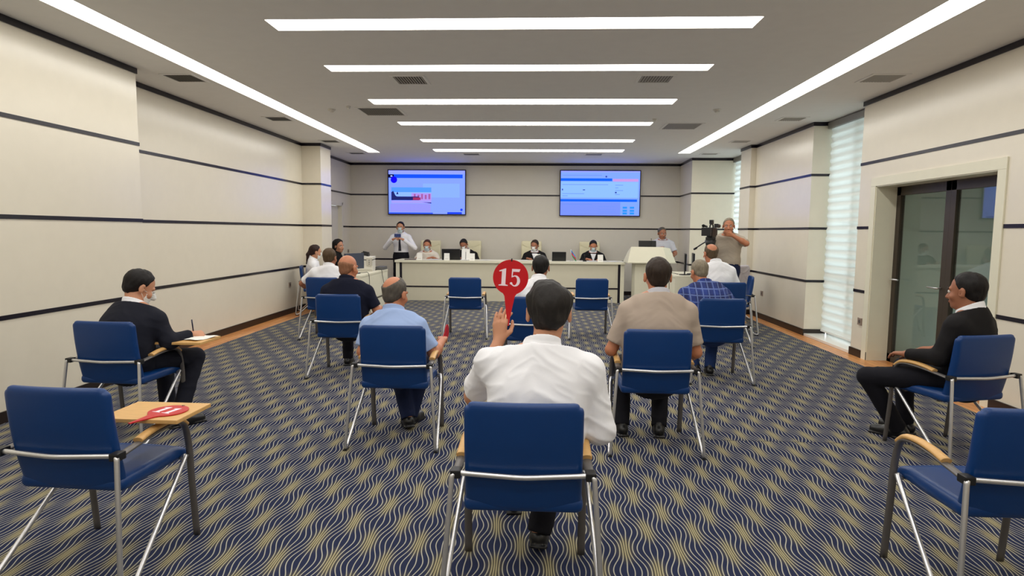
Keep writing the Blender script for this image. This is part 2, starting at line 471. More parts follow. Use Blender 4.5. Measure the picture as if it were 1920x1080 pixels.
def parquet_mat():
    m = bpy.data.materials.new('orange_parquet'); m.use_nodes = True
    n, l = m.node_tree.nodes, m.node_tree.links; p = n['Principled BSDF']; p.inputs['Roughness'].default_value = .35
    tc = n.new('ShaderNodeTexCoord')
    br = n.new('ShaderNodeTexBrick'); br.inputs['Scale'].default_value = 1; br.inputs['Brick Width'].default_value = .5; br.inputs['Row Height'].default_value = .07
    br.inputs['Color1'].default_value = srgb(222, 158, 96); br.inputs['Color2'].default_value = srgb(198, 130, 74); br.inputs['Mortar'].default_value = srgb(130, 84, 46); br.inputs['Mortar Size'].default_value = .002
    mp = n.new('ShaderNodeMapping'); mp.inputs['Rotation'].default_value = (0, 0, R_(90)); l.new(tc.outputs['Object'], mp.inputs['Vector']); l.new(mp.outputs[0], br.inputs['Vector'])
    no = n.new('ShaderNodeTexNoise'); no.inputs['Scale'].default_value = 12
    mp2 = n.new('ShaderNodeMapping'); mp2.inputs['Scale'].default_value = (6, 1, 1); l.new(tc.outputs['Object'], mp2.inputs['Vector']); l.new(mp2.outputs[0], no.inputs['Vector'])
    hs = n.new('ShaderNodeHueSaturation'); l.new(br.outputs[0], hs.inputs['Color']); l.new(mth(n, l, 'ADD', mth(n, l, 'MULTIPLY', no.outputs['Fac'], .5), .75), hs.inputs['Value'])
    l.new(hs.outputs[0], p.inputs['Base Color'])
    return m

def blind_mat():
    m = bpy.data.materials.new('zebra_blind_fabric'); m.use_nodes = True
    n, l = m.node_tree.nodes, m.node_tree.links
    for x in list(n):
        if x.type != 'OUTPUT_MATERIAL': n.remove(x)
    tc = n.new('ShaderNodeTexCoord'); sp = n.new('ShaderNodeSeparateXYZ'); l.new(tc.outputs['Object'], sp.inputs[0])
    fr = mth(n, l, 'FRACT', mth(n, l, 'MULTIPLY', sp.outputs[2], 1 / .112))
    band = mth(n, l, 'GREATER_THAN', fr, .45)
    df = n.new('ShaderNodeBsdfDiffuse'); tl = n.new('ShaderNodeBsdfTranslucent'); tr = n.new('ShaderNodeBsdfTransparent')
    df.inputs[0].default_value = srgb(238, 234, 226); tl.inputs[0].default_value = srgb(232, 230, 224); tr.inputs[0].default_value = srgb(250, 250, 250)
    a = n.new('ShaderNodeMixShader'); a.inputs[0].default_value = .34; l.new(df.outputs[0], a.inputs[1]); l.new(tl.outputs[0], a.inputs[2])
    b = n.new('ShaderNodeMixShader'); b.inputs[0].default_value = .62; l.new(df.outputs[0], b.inputs[1]); l.new(tl.outputs[0], b.inputs[2])
    c = n.new('ShaderNodeMixShader'); l.new(band, c.inputs[0]); l.new(a.outputs[0], c.inputs[1]); l.new(b.outputs[0], c.inputs[2])
    l.new(c.outputs[0], n['Material Output'].inputs['Surface'])
    return m

def glass_mat():
    m = bpy.data.materials.new('window_glass'); m.use_nodes = True
    n, l = m.node_tree.nodes, m.node_tree.links
    for x in list(n):
        if x.type != 'OUTPUT_MATERIAL': n.remove(x)
    g = n.new('ShaderNodeBsdfGlossy'); g.inputs['Roughness'].default_value = .02; t = n.new('ShaderNodeBsdfTransparent'); t.inputs[0].default_value = srgb(236, 244, 244)
    mx = n.new('ShaderNodeMixShader'); mx.inputs[0].default_value = .08
    l.new(t.outputs[0], mx.inputs[1]); l.new(g.outputs[0], mx.inputs[2]); l.new(mx.outputs[0], n['Material Output'].inputs['Surface'])
    return m
GLASS = glass_mat(); BLIND = blind_mat()

# ------------------------------------------------------------------ the room
FRONT = -3.0
L_POLY = [(-4.08, FRONT), (-4.08, 6.17), (-4.44, 6.17), (-4.44, 11.40), (-4.08, 11.40), (-4.08, 11.95), (-4.53, 11.95), (-4.53, BACK)]
R_POLY = [(3.28, BACK), (3.26, 13.50), (4.24, 13.50), (4.24, 12.06), (3.83, 12.06), (3.83, 11.50), (3.93, 11.50), (3.93, 9.18), (4.24, 9.18), (4.24, 7.80), (3.93, 7.80), (3.93, 7.42)]
R_NEAR = [(3.93, 5.5), (3.93, FRONT)]

def chains(pts, skip):
    out, cur = [], [pts[0]]
    for i in range(len(pts) - 1):
        if i in skip:
            if len(cur) > 1: out.append(cur)
            cur = [pts[i + 1]]
        else: cur.append(pts[i + 1])
    if len(cur) > 1: out.append(cur)
    return out

def mitre(ch, t, side):
    """points offset by t; side +1 = outside (left of travel), -1 = into the room"""
    N = []
    for a, c in zip(ch[:-1], ch[1:]):
        d = Vector((c[0] - a[0], c[1] - a[1])).normalized(); N.append(Vector((-d.y, d.x)) * side)
    res = []
    for k, p in enumerate(ch):
        if k == 0: o = N[0] * t
        elif k == len(ch) - 1: o = N[-1] * t
        else:
            m_ = N[k - 1] + N[k]; o = m_ * (2 * t / m_.length_squared) if m_.length > .1 else N[k] * t
        res.append((p[0] + o.x, p[1] + o.y))
    return res

def ribbon(b, ch, off, z0, z1, m):
    i = b.mi(m); v = lambda p, z: b.bm.verts.new((p[0], p[1], z)); n = len(ch)
    A0, A1, B0, B1 = [v(p, z0) for p in ch], [v(p, z1) for p in ch], [v(p, z0) for p in off], [v(p, z1) for p in off]
    F_ = []
    for k in range(n - 1):
        F_ += [[A0[k], A0[k + 1], A1[k + 1], A1[k]], [B0[k + 1], B0[k], B1[k], B1[k + 1]], [A1[k], A1[k + 1], B1[k + 1], B1[k]], [A0[k + 1], A0[k], B0[k], B0[k + 1]]]
    F_ += [[A0[0], A1[0], B1[0], B0[0]], [A0[-1], B0[-1], B1[-1], A1[-1]]]
    for f in F_: b.bm.faces.new(f).material_index = i

def wall(name, pts, z0=0, z1=H, skip=(), t=.12, m=None):
    """thick wall; the room is on the right of travel along pts"""
    b = MB()
    for ch in chains(pts, skip): ribbon(b, ch, mitre(ch, t, 1), z0, z1, m or WALL)
    return b.build(name, kind='structure')

def bands(name, pts, z0, z1, m, off=.006, skip=()):
    b = MB()
    for ch in chains(pts, skip): ribbon(b, mitre(ch, .001, 1), mitre(ch, off, -1), z0, z1, m)
    return b.build(name, kind='structure')

# left wall with the far door opening: y 12.55 .. 13.95
wall('wall_left', L_POLY[:-1] + [(-4.53, 13.05)])
wall('wall_left', [(-4.53, 13.95), (-4.53, BACK + .12)]); wall('wall_left', [(-4.53, 13.05), (-4.53, 13.95)], z0=2.06)
wall('wall_back', [(-4.65, BACK), (3.40, BACK)], m=mat('wall_paint_dimmed', (224, 218, 205), rough=0.30, bump=0.02, bscale=60))  # wall paint greyed: the weaker light at this end is put into the colour
wall('wall_right', R_POLY, skip=(2, 8))
wall('wall_right', R_NEAR); wall('wall_right', [(3.93, 7.42), (3.93, 5.5)], z0=2.06)
wall('wall_front', [(3.93, FRONT), (-4.08, FRONT)])
b = MB(); b.box((-5.2, FRONT - .2, -.12), (4.9, BACK + .2, 0), parquet_mat()); b.build('floor', kind='structure')
b = MB(); b.box((-4.12, FRONT, 0), (3.71, BACK, .006), carpet_mat()); b.build('floor_carpet', kind='structure')

# ceiling with slots for the lights
rows = [4.78 + 1.555 * k - 0.0 for k in range(0)]
ROWS = [(-1.41, -1.13), (.15, .43), (1.70, 1.98), (3.24, 3.52), (4.78, 5.05), (6.085, 6.325), (7.63, 7.95), (9.20, 9.49), (10.92, 11.24), (12.23, 12.59)]  # first four rows are unseen, added for light at the same spacing
RX0, RX1 = -2.135, 1.65
LX0, LX1, QX0, QX1, SYE = -3.56, -3.31, 2.78, 3.03, 12.77
SY0 = -1.4
xs = sorted({-5.2, LX0, LX1, RX0, RX1, QX0, QX1, 4.9}); ys = sorted({FRONT - .2, SY0, SYE, BACK + .2} | {v for r in ROWS for v in r})
b = MB(); mi = b.mi(CEIL)
def is_slot(x, y):
    if (LX0 < x < LX1 or QX0 < x < QX1) and SY0 < y < SYE: return True
    return RX0 < x < RX1 and any(a < y < c for a, c in ROWS)
for i in range(len(xs) - 1):
    for j in range(len(ys) - 1):
        if not is_slot((xs[i] + xs[i + 1]) / 2, (ys[j] + ys[j + 1]) / 2):
            b.poly([(xs[i], ys[j], H), (xs[i + 1], ys[j], H), (xs[i + 1], ys[j + 1], H), (xs[i], ys[j + 1], H)], CEIL)
b.box((-5.3, FRONT - .3, H + .07), (5.0, BACK + .3, H + .12), CEIL)
b.build('ceiling', kind='structure')

LAMPHOUSE = mat('lamp_housing', (225, 222, 215), rough=.6)
def strip_light(x0, x1, y0, y1, pm, label, group):
    root = empty('ceiling_light', ((x0 + x1) / 2, (y0 + y1) / 2, H), 0, label, 'ceiling light', group)
    hx, hy = (x1 - x0) / 2, (y1 - y0) / 2
    b = MB()
    for a, c in (((-hx, -hy, 0), (-hx + .006, hy, .05)), ((hx - .006, -hy, 0), (hx, hy, .05)), ((-hx, -hy, 0), (hx, -hy + .006, .05)), ((-hx, hy - .006, 0), (hx, hy, .05))): b.box(a, c, LAMPHOUSE)
    b.build('frame', root)
    b = MB(); b.poly([(-hx + .006, -hy + .006, .012), (-hx + .006, hy - .006, .012), (hx - .006, hy - .006, .012), (hx - .006, -hy + .006, .012)], pm); b.build('diffuser', root)
ordl = ['nearest of the six', 'second nearest', 'third nearest', 'fourth from the viewer', 'second farthest', 'farthest']
for k, (y0, y1) in enumerate(ROWS):
    lab = ('long white recessed crosswise ceiling light panel, %s' % ordl[k - 4]) if k >= 4 else 'added white crosswise ceiling light panel out of view behind the nearest one, %s' % ['rearmost', 'third back', 'second back', 'first back'][k]
    strip_light(RX0, RX1, y0, y1, PANEL_ROW, lab, 'crosswise ceiling light panels')
strip_light(LX0, LX1, SY0, SYE, PANEL_SIDE, 'very long white light strip running along the left side of the ceiling', 'lengthwise ceiling light strips')
strip_light(QX0, QX1, SY0, SYE, PANEL_SIDE, 'very long white light strip running along the window side of the ceiling', 'lengthwise ceiling light strips')

# bands on the walls
def all_bands():
    lp = L_POLY
    for k, (z, h) in enumerate(((S1, .036), (S2, .034), (S3, .034))):
        lo, hi = z - h / 2, z + h / 2
        if z < 2.06: bands('trim_%d' % (k + 1), lp[:-1] + [(-4.53, 13.0)], lo, hi, BLACK); bands('trim_%d' % (k + 1), [(-4.53, 14.0), (-4.53, BACK)], lo, hi, BLACK)
        else: bands('trim_%d' % (k + 1), lp, lo, hi, BLACK)
        bands('trim_%d' % (k + 1), [(-4.53, BACK), (3.28, BACK)], lo, hi, BLACK)
        bands('trim_%d' % (k + 1), R_POLY, lo, hi, BLACK, skip=(2, 8))
        bands('trim_%d' % (k + 1), R_NEAR, lo, hi, BLACK)
        if z > 2.06: bands('trim_%d' % (k + 1), [(3.93, 7.42), (3.93, 5.5)], lo, hi, BLACK)
    bands('trim_4', lp, H - .055, H, BLACK, off=.012); bands('trim_4', [(-4.53, BACK), (3.28, BACK)], H - .055, H, BLACK, off=.012)
    bands('trim_4', R_POLY + [(3.93, FRONT)], H - .055, H, BLACK, off=.012, skip=(2, 8))
    bands('baseboard_left', lp[:-1] + [(-4.53, 13.0)], 0, .095, BASEM, off=.014); bands('baseboard_left', [(-4.53, 14.0), (-4.53, BACK)], 0, .095, BASEM, off=.014)
    bands('baseboard_back', [(-4.53, BACK), (3.28, BACK)], 0, .095, BASEM, off=.014)
    bands('baseboard_right', R_POLY, 0, .095, BASEM, off=.014, skip=(2, 8)); bands('baseboard_right', R_NEAR, 0, .095, BASEM, off=.014)
all_bands()

# windows with zebra blinds
SILL = mat('white_marble_sill', (240, 238, 232), rough=.25)
def window(n_, y0, y1):
    b = MB(); fr = mat('white_window_frame', (236, 236, 236), rough=.4)
    X = 4.26
    for a, c in (((X, y0, 0), (X + .06, y0 + .06, H)), ((X, y1 - .06, 0), (X + .06, y1, H)), ((X, y0, H - .06), (X + .06, y1, H)), ((X, y0, .03), (X + .06, y1, .1)), ((X, (y0 + y1) / 2 - .025, .1), (X + .06, (y0 + y1) / 2 + .025, H)), ((X, y0, .9), (X + .06, y1, .95))): b.box(a, c, fr)
    wf = b.build('window_%d' % n_, kind='structure')
    b = MB(); b.box((X + .025, y0 + .05, .09), (X + .031, y1 - .05, H - .05), GLASS); b.build('window_pane', wf)
    # stone floor of the niche
    b = MB(); b.box((3.93 if n_ == 1 else 3.84, y0, .0), (X, y1, .035), SILL, bev=.003); b.build('trim_%d' % (6 + n_), kind='structure')
    # blind: folded bands
    r0 = empty('roller_blind', (4.17, (y0 + y1) / 2, 0), 0, 'white zebra roller blind over the %s tall window' % ('large near' if n_ == 1 else 'narrow far, half hidden'), 'window blind', 'zebra blinds over the right wall windows')
    b = MB(); hy = (y1 - y0) / 2 - .02; zt = H - .09; nz = 320; i = b.mi(BLIND); prev = None
    for k in range(nz + 1):
        z = .10 + (zt - .10) * k / nz; x = .008 * math.sin(z * 2 * math.pi / .112)
        row = [b.bm.verts.new((x, -hy, z)), b.bm.verts.new((x + .003 * math.sin(z * 3), 0, z)), b.bm.verts.new((x, hy - .015 , z))]
        if prev:
            for j in (0, 1):
                f = b.bm.faces.new([prev[j], prev[j + 1], row[j + 1], row[j]]); f.smooth = True; f.material_index = i
        prev = row
    b.build('blind_fabric', r0)
    b = MB(); b.box((-.05, -hy - .01, H - .10), (.05, hy + .01, H - .012), GREY_TRIM, bev=.006); b.build('cassette', r0)
    b = MB(); b.box((-.012, -hy, .075), (.012, hy - .015, .105), mat('white_rail', (235, 235, 230)), bev=.004); b.build('bottom_rail', r0)
window(1, 7.80, 9.18); window(2, 12.06, 13.50)
# bright paved ground outside the windows
b = MB(); b.box((4.95, FRONT, -.5), (14, BACK + 6, -.4), mat('outdoor_paving', (190, 186, 178), rough=.9)); b.build('floor_outside', kind='structure')

# doors
DOORW = mat('white_door', (222, 216, 200), rough=.45)
def door_left():
    d = MB(); x = -4.60
    d.box((x - .03, 13.064, 0.01), (x, 13.936, 2.04), DOORW, bev=.004); d.box((x, 13.15, .15), (x + .008, 13.85, 1.95), DOORW, bev=.004)
    o = d.build('door_1', kind='structure')
    f = MB()
    for a, c in (((-4.64, 13.04, 0), (-4.515, 13.062, 2.05)), ((-4.64, 13.938, 0), (-4.515, 13.96, 2.05)), ((-4.64, 13.04, 2.045), (-4.515, 13.96, 2.07)), ((-4.526, 12.99, 0), (-4.512, 13.045, 2.12)), ((-4.526, 13.955, 0), (-4.512, 14.01, 2.12)), ((-4.526, 12.99, 2.065), (-4.512, 14.01, 2.12))): f.box(a, c, DOORW, bev=.004)
    f.build('trim_5', kind='structure')
    h = MB(); h.tube([(x + .01, 13.12, 1.0), (x + .05, 13.12, 1.0), (x + .05, 13.24, 1.0)], .009, CHROME, corner=.015); h.build('door_handle', o)
door_left()
def door_right():
    # deep white lining, dark framed glass leaf
    f = MB(); y0, y1 = 5.5, 7.42
    for a, c in (((3.925, y1 - .012, 0), (4.22, y1, 2.06)), ((3.925, y0, 0), (4.22, y0 + .012, 2.06)), ((3.925, y0, 2.05), (4.22, y1, 2.062))): f.box(a, c, WHITE_LAM)
    f.box((3.915, y1, 0), (3.929, y1 + .10, 2.06), WHITE_LAM); f.box((3.915, y0 - .10, 0), (3.929, y0, 2.06), WHITE_LAM); f.box((3.915, y0 - .1, 2.061), (3.929, y1 + .1, 2.16), WHITE_LAM)
    f.build('trim_6', kind='structure')
    dk = mat('dark_door_frame', (58, 48, 38), rough=.4); d = MB(); X = 4.16
    ym = (y0 + y1) / 2
    for a, c in ((y0 + .012, ym), (ym, y1 - .012)):
        for p, q in (((X, a, 0), (X + .05, a + .08, 2.05)), ((X, c - .08, 0), (X + .05, c, 2.05)), ((X, a, 0), (X + .05, c, .10)), ((X, a, 1.95), (X + .05, c, 2.05))): d.box(p, q, dk, bev=.003)
    o = d.build('door_2', kind='structure')
    g = MB(); g.box((X + .02, y0 + .09, .1), (X + .028, ym - .08, 1.95), GLASS); g.box((X + .02, ym + .08, .1), (X + .028, y1 - .09, 1.95), GLASS); g.build('door_glass', o)
    h = MB(); h.tube([(X + .0, ym + .05, .95), (X - .05, ym + .05, .95), (X - .05, ym + .20, .95)], .010, CHROME, corner=.02)
    h.tube([(X + .0, y1 - .06, .98), (X - .05, y1 - .06, .98), (X - .05, y1 - .22, .98)], .010, CHROME, corner=.02); h.build('door_handle', o)
    # corridor behind the glass door
    c = MB(); c.box((5.6, 4.4, -.1), (5.7, 8.6, 3), mat('corridor_wall', (196, 202, 190))); c.build('wall_corridor', kind='structure')
    c = MB(); c.box((4.3, 7.60, 0), (5.7, 7.66, 3), mat('corridor_wall')); c.box((4.3, 4.8, 0), (5.7, 4.86, 3), mat('corridor_wall')); c.box((4.05, 4.8, 2.5), (5.7, 7.66, 2.56), mat('corridor_wall')); c.build('wall_corridor', kind='structure')
door_right()

# vents
VG = mat('vent_grille', (176, 172, 164), rough=.6); VD = mat('vent_dark', (120, 116, 108), rough=.9)
vents = [(-3.95, -3.65, 6.41, 6.71, 'square vent at the left edge of the ceiling, nearest of four'), (-3.95, -3.65, 8.78, 9.08, 'square vent at the left edge of the ceiling, second of four'), (-3.95, -3.67, 11.03, 11.29, 'square vent at the left edge of the ceiling, third of four'), (-3.98, -3.68, 12.76, 12.98, 'square vent at the left edge of the ceiling by the far corner'),
 (3.34, 3.66, 6.48, 6.78, 'square vent over the right door, at the window side of the ceiling'), (3.36, 3.66, 8.79, 9.05, 'square vent in front of the large blind on the window side'), (3.36, 3.64, 10.95, 11.2, 'square vent at the window side beyond the long light strip, third of four'), (3.28, 3.58, 12.70, 12.9, 'square vent above the far white pillar'),
 (-1.55, -1.24, 6.50, 6.83, 'dark slatted vent left of centre, behind the second light panel'), (1.03, 1.35, 6.50, 6.78, 'dark slatted vent right of centre, behind the second light panel'),
 (-2.41, -1.89, 8.14, 8.65, 'wide slatted vent left of the third light panel'), (1.87, 2.37, 9.27, 9.78, 'wide bluish slatted vent right of the fourth light panel'),
 (-1.60, -1.28, 12.85, 13.1, 'small vent above the left screen'), (.94, 1.27, 12.82, 13.07, 'small vent above the right screen')]
for (x0, x1, y0, y1, lab) in vents:
    r0 = empty('ceiling_vent', ((x0 + x1) / 2, (y0 + y1) / 2, H), 0, lab, 'vent', 'ceiling air vents')
    hx, hy = (x1 - x0) / 2, (y1 - y0) / 2; f = MB()
    for a, c in (((-hx - .03, -hy - .03, -.008), (-hx, hy + .03, 0)), ((hx, -hy - .03, -.008), (hx + .03, hy + .03, 0)), ((-hx, -hy - .03, -.008), (hx, -hy, 0)), ((-hx, hy, -.008), (hx, hy + .03, 0))): f.box(a, c, CEIL)
    f.build('frame', r0)
    f = MB(); f.box((-hx, -hy, -.002), (hx, hy, -.0005), VD)
    nsl = int((hx * 2) / .028)
    for k in range(nsl):
        x = -hx + (k + .5) * 2 * hx / nsl
        f.poly([(x - .008, -hy, -.003), (x - .008, hy, -.003), (x + .006, hy, -.009), (x + .006, -hy, -.009)], VG, thick=(.001, 0, .001))
    f.build('grille', r0)
for x, y, lab in ((-2.79, 8.26, 'round white smoke detector left, between the long strip and the third panel'), (2.29, 8.27, 'round white smoke detector on the right half of the ceiling'), (1.61, 8.95, 'small white sprinkler head near the end of the fourth panel'), (-2.50, 8.05, 'tiny ceiling sprinkler beside the wide left vent')):
    f = MB(); r = .05 if abs(x) > 2.2 and y > 8.2 else .03
    f.cyl((0, 0, 0), (0, 0, -.02), r, LAMPHOUSE, r * .9); f.cyl((0, 0, -.02), (0, 0, -.04), r * .6, LAMPHOUSE, r * .5)
    o = f.build('smoke_detector' if r > .04 else 'sprinkler_head'); o.location = (x, y, H); tag(o, lab, 'detector' if r > .04 else 'sprinkler', 'ceiling detectors')

# outlets
def outlet(x, y, z, side, lab):
    f = MB(); s = 1 if side == 'l' else -1
    f.box((0, -.04, -.04), (.012 * s, .04, .04), mat('socket_plate', (150, 132, 120), rough=.4), bev=.003); f.cyl((.012 * s, 0, 0), (.014 * s, 0, 0), .022, mat('socket_face', (90, 80, 76)), n=20)
    o = f.build('wall_socket'); o.location = (x, y, z); tag(o, lab, 'socket')
outlet(-4.44, 10.72, .52, 'l', 'small wall socket low on the left wall behind the woman')
outlet(3.93, 10.92, .45, 'r', 'small wall socket low on the right wall beside the blue chairs')
outlet(3.93, 7.60, .44, 'r', 'dark square wall socket between the large blind and the door')
outlet(-4.53, 14.4, 1.0, 'l', 'small wall switch beside the far left door')

# ------------------------------------------------------------------ conference chair
def solid_obj(name, S, res, m, parent=None, it=0, **kw):
    V, Q = S.build(res)
    if it: V = relax(V, Q, it)
    return obj(name, to_mesh(name, V, Q, m), parent, **kw)

def chair_proto():
    root = empty('conference_chair', (0, 0, 0))
    tag(root, 'x', 'chair', 'blue conference chairs')
    # backrest: gently curved upholstered slab
    S = Solid().rbox((0, 0, 0), (.228, .026, .225), .022)
    S.ops.append(('cap', np.array([0, 0, 0.]), np.array([0, 0, 0.]), .001, .001, .001, 's', None))
    V, Q = S.build(.0085); V = relax(V, Q, 1)
    # round the corners in outline, curve and lean
    X, Y, Z = V[:, 0].copy(), V[:, 1].copy(), V[:, 2].copy()
    cr = .04; ax_, az_ = np.abs(X), np.abs(Z); cx, cz = .228 - cr, .225 - cr
    m_ = (ax_ > cx) & (az_ > cz); u, v = (ax_ - cx) / cr, (az_ - cz) / cr
    L = np.sqrt(u * u + v * v) + 1e-9; Mx = np.maximum(u, v) / L
    X = np.where(m_, np.sign(X) * (cx + (ax_ - cx) * Mx), X); Z = np.where(m_, np.sign(Z) * (cz + (az_ - cz) * Mx), Z)
    Y = Y * (1 - .25 * (Z / .225) ** 2) - .02 + .35 * X ** 2 - .075 * (Z / .225) * .5 - .012 * np.cos(Z / .225 * 1.5)
    V = np.stack([X, Y + .125, Z + .628], 1)
    obj('backrest', to_mesh('backrest', V, Q, LEATHER), root)
    S = Solid().rbox((0, .345, .428), (.235, .225, .03), .024)
    V, Q = S.build(.0095); V = relax(V, Q, 1)
    V[:, 2] -= .9 * np.maximum(0, V[:, 1] - .47) ** 2 * 3 + .25 * V[:, 0] ** 2 * 0
    V[:, 2] += .010 * np.cos(V[:, 0] / .235 * 1.4) * (V[:, 2] > .43)
    obj('seat', to_mesh('seat', V, Q, LEATHER), root)
    # bent chrome tube: seat front - floor - up - across the back - down - floor - seat front
    P = []
    half = [(.235, .50, .405), (.262, .50, .425), (.272, .46, .40), (.312, .035, .016), (.308, -.01, .016), (.268, .055, .575), (.250, .070, .577)]
    left = [(-x, y, z) for x, y, z in half]
    mid = [(0, .045, .572)]
    b = MB(); pts = left + mid + half[::-1]
    b.tube(pts, .0105, CHROME, corner=.045, sub=5, n=10); b.build('rear_frame', root)
    for s in (-1, 1):
        b = MB(); b.box((s * .31 - .014, -.015, .0), (s * .31 + .014, .045, .010), BLKPL, bev=.003); b.build('glide', root)
    for s in (-1, 1):
        b = MB()
        b.tube([(s * .262, .56, .0), (s * .262, .535, .30), (s * .260, .53, .44), (s * .254, .510, .56), (s * .249, .45, .596), (s * .249, .33, .598), (s * .252, .20, .586), (s * .256, .075, .572)], .009, GREYLEG, ry=.018, sub=5, n=10, upv=(1, 0, 0))
        b.build('front_leg', root)
        b = MB(); b.tube([(s * .249, .520, .570), (s * .249, .47, .606), (s * .249, .38, .618), (s * .249, .28, .612), (s * .251, .20, .598)], .013, WOOD, ry=.022, sub=6, n=12, upv=(1, 0, 0))
        b.build('armrest', root, label='light wood armrest pad')
        b = MB(); b.box((s * .256 - .020, .05, .560), (s * .256 + .020, .10, .592), BLKPL, bev=.006); b.build('clamp', root)
    b = MB(); b.box((-.20, .48, .385), (.20, .50, .40), GREYLEG); b.box((-.20, .20, .385), (.20, .22, .40), GREYLEG); b.tube([(-.262, .528, .41), (.262, .528, .41)], .009, GREYLEG, sub=1); b.build('seat_rail', root)
    return root

CH = chair_proto(); used = [False]
def chair(x, y, rot, label, tablet=False):
    if not used[0]:
        o = CH; o.location = (x, y, .006); o.rotation_euler = (0, 0, rot); o['label'] = label; used[0] = True
    else: o = dup(CH, (x, y, .006), rot, label)
    return o
def tablet(c, tx, ty, tz=.685, rot=0, w_=.34, d_=.25):
    b = MB(); M = Matrix.Translation((tx, ty, tz)) @ Matrix.Rotation(rot, 4, 'Z')
    b.box((-w_ / 2, -d_ / 2, -.009), (w_ / 2, d_ / 2, .009), WOOD, bev=.004, M=M)
    b.build('writing_tablet', c, label='light wood writing tablet')
    b = MB(); b.cyl((.249, .45, .60), (.249, .45, tz - .008), .010, CHROME); b.box((.22, .41, tz - .014), (.28, .49, tz - .008), BLKPL); b.build('tablet_bracket', c)

cA = chair(-.05, 2.18, 0, 'blue padded chair with chrome legs, nearest in the middle, holding the man with paddle 15')
cB = chair(-.99, 4.00, 0, 'blue chair of the balding man in the light blue shirt')
cC = chair(.80, 4.00, R_(-1), 'blue chair of the broad man in the beige polo shirt')
cD = chair(-2.01, 5.95, R_(1), 'blue chair of the bald man in the dark navy polo, left middle')
cE = chair(-2.93, 8.07, 0, 'blue chair of the white-shirted man stretching his arm, half hidden at the left')
cG = chair(-1.02, 8.35, R_(1), 'empty blue chair before the long desk, left of paddle 15')
cH = chair(.745, 8.45, R_(1.5), 'empty blue chair before the right end of the long desk')
cI = chair(-.085, 5.95, 0, 'blue chair behind paddle 15, of the dark-haired man in white further ahead')
cJ = chair(1.82, 6.02, R_(-1), 'blue chair of the grey-haired man in the blue checked shirt')
cK = chair(2.50, 8.05, 0, 'blue chair of the white-shirted man in front of the camera operator, almost hidden')
cM = chair(-3.0, 3.98, R_(-3), 'blue chair with writing tablet under the man in the dark suit')
cN = chair(-1.95, 2.27, R_(-3), 'empty blue chair at the lower left with paddle 11 on its tablet')
cO = chair(2.92, 3.98, R_(14), 'blue chair at the right edge with a dark-trousered knee in front')
cP = chair(1.88, 2.24, 0, 'blue chair at the lower right corner, only a grey leg in view')
cF = chair(-4.32, 10.75, R_(-72), 'blue chair of the masked woman by the left wall')
cS = chair(-4.43, 12.47, R_(-84) , 'blue chair of the person in black behind the masked woman')
cQ = chair(3.50, 10.55, R_(50), 'blue chair by the right wall with a pale jacket over its back')
cR = chair(3.28, 9.35, R_(78), 'empty blue chair by the right wall seen from the side, behind the checked shirt')
tablet(cM, .33, .50, .655, R_(4), w_=.36, d_=.30)
tablet(cN, .19, .41, .655, R_(2), w_=.36, d_=.27)
tablet(cA, .30, .46, .65, R_(2), w_=.13, d_=.16)

# ------------------------------------------------------------------ people
def mcloth(name, rgb, rough=.85, var=.06, bump=.25, bscale=300): return mat(name, rgb, rough=rough, var=var, bump=bump, bscale=bscale, spec=.25)
def mhair(name, rgb): return mat(name, rgb, rough=.6, var=.45, vscale=60, bump=.9, bscale=160, stretch=(1, 1, .35), spec=.3)
SKIN = mat('skin_tan', (196, 140, 108), rough=.55, var=.08, vscale=25, bump=.1, bscale=250)
SKIN_R = mat('skin_reddish', (188, 122, 88), rough=.5, var=.08, vscale=25, bump=.1, bscale=250)
SKIN_D = mat('skin_brown', (160, 104, 76), rough=.55, var=.08, vscale=25, bump=.1, bscale=250)
HBLK = mhair('hair_black', (20, 16, 16)); HBRN = mhair('hair_dark_brown', (46, 34, 26)); HGRY = mhair('hair_grey', (132, 122, 104)); HDG = mhair('hair_dark_grey', (84, 78, 70))
EYEW = mat('eye_white', (226, 220, 212), rough=.3); EYED = mat('eye_dark', (30, 20, 14), rough=.2); LIPS = mat('lips', (150, 84, 72), rough=.5)
MASK = mat('mask_pale_blue', (196, 214, 216), rough=.8); MASKW = mat('mask_white', (232, 232, 228), rough=.8)
SHOE = mat('black_shoe_leather', (16, 16, 18), rough=.35)
DTROU = mcloth('dark_trousers', (20, 20, 28)); NTROU = mcloth('navy_trousers', (24, 34, 66)); JEANS = mcloth('blue_jeans', (34, 56, 104))
WSHIRT = mcloth('white_shirt', (240, 240, 244), bump=.12); NAVY = mcloth('navy_polo', (16, 20, 40)); LBLUE = mcloth('light_blue_shirt', (158, 180, 222), bump=.12)
BEIGE = mcloth('beige_polo', (176, 160, 146), bump=.12); SUIT = mcloth('dark_suit', (22, 24, 36)); SUITB = mcloth('black_suit', (20, 18, 20)); CREAMC = mcloth('off_white_shirt', (226, 218, 204), bump=.12)
GREYS = mcloth('grey_beige_shirt', (178, 166, 150), bump=.12); BLKC = mcloth('black_clothing', (14, 13, 14)); LGREY = mcloth('pale_grey_shirt', (196, 196, 204), bump=.12)
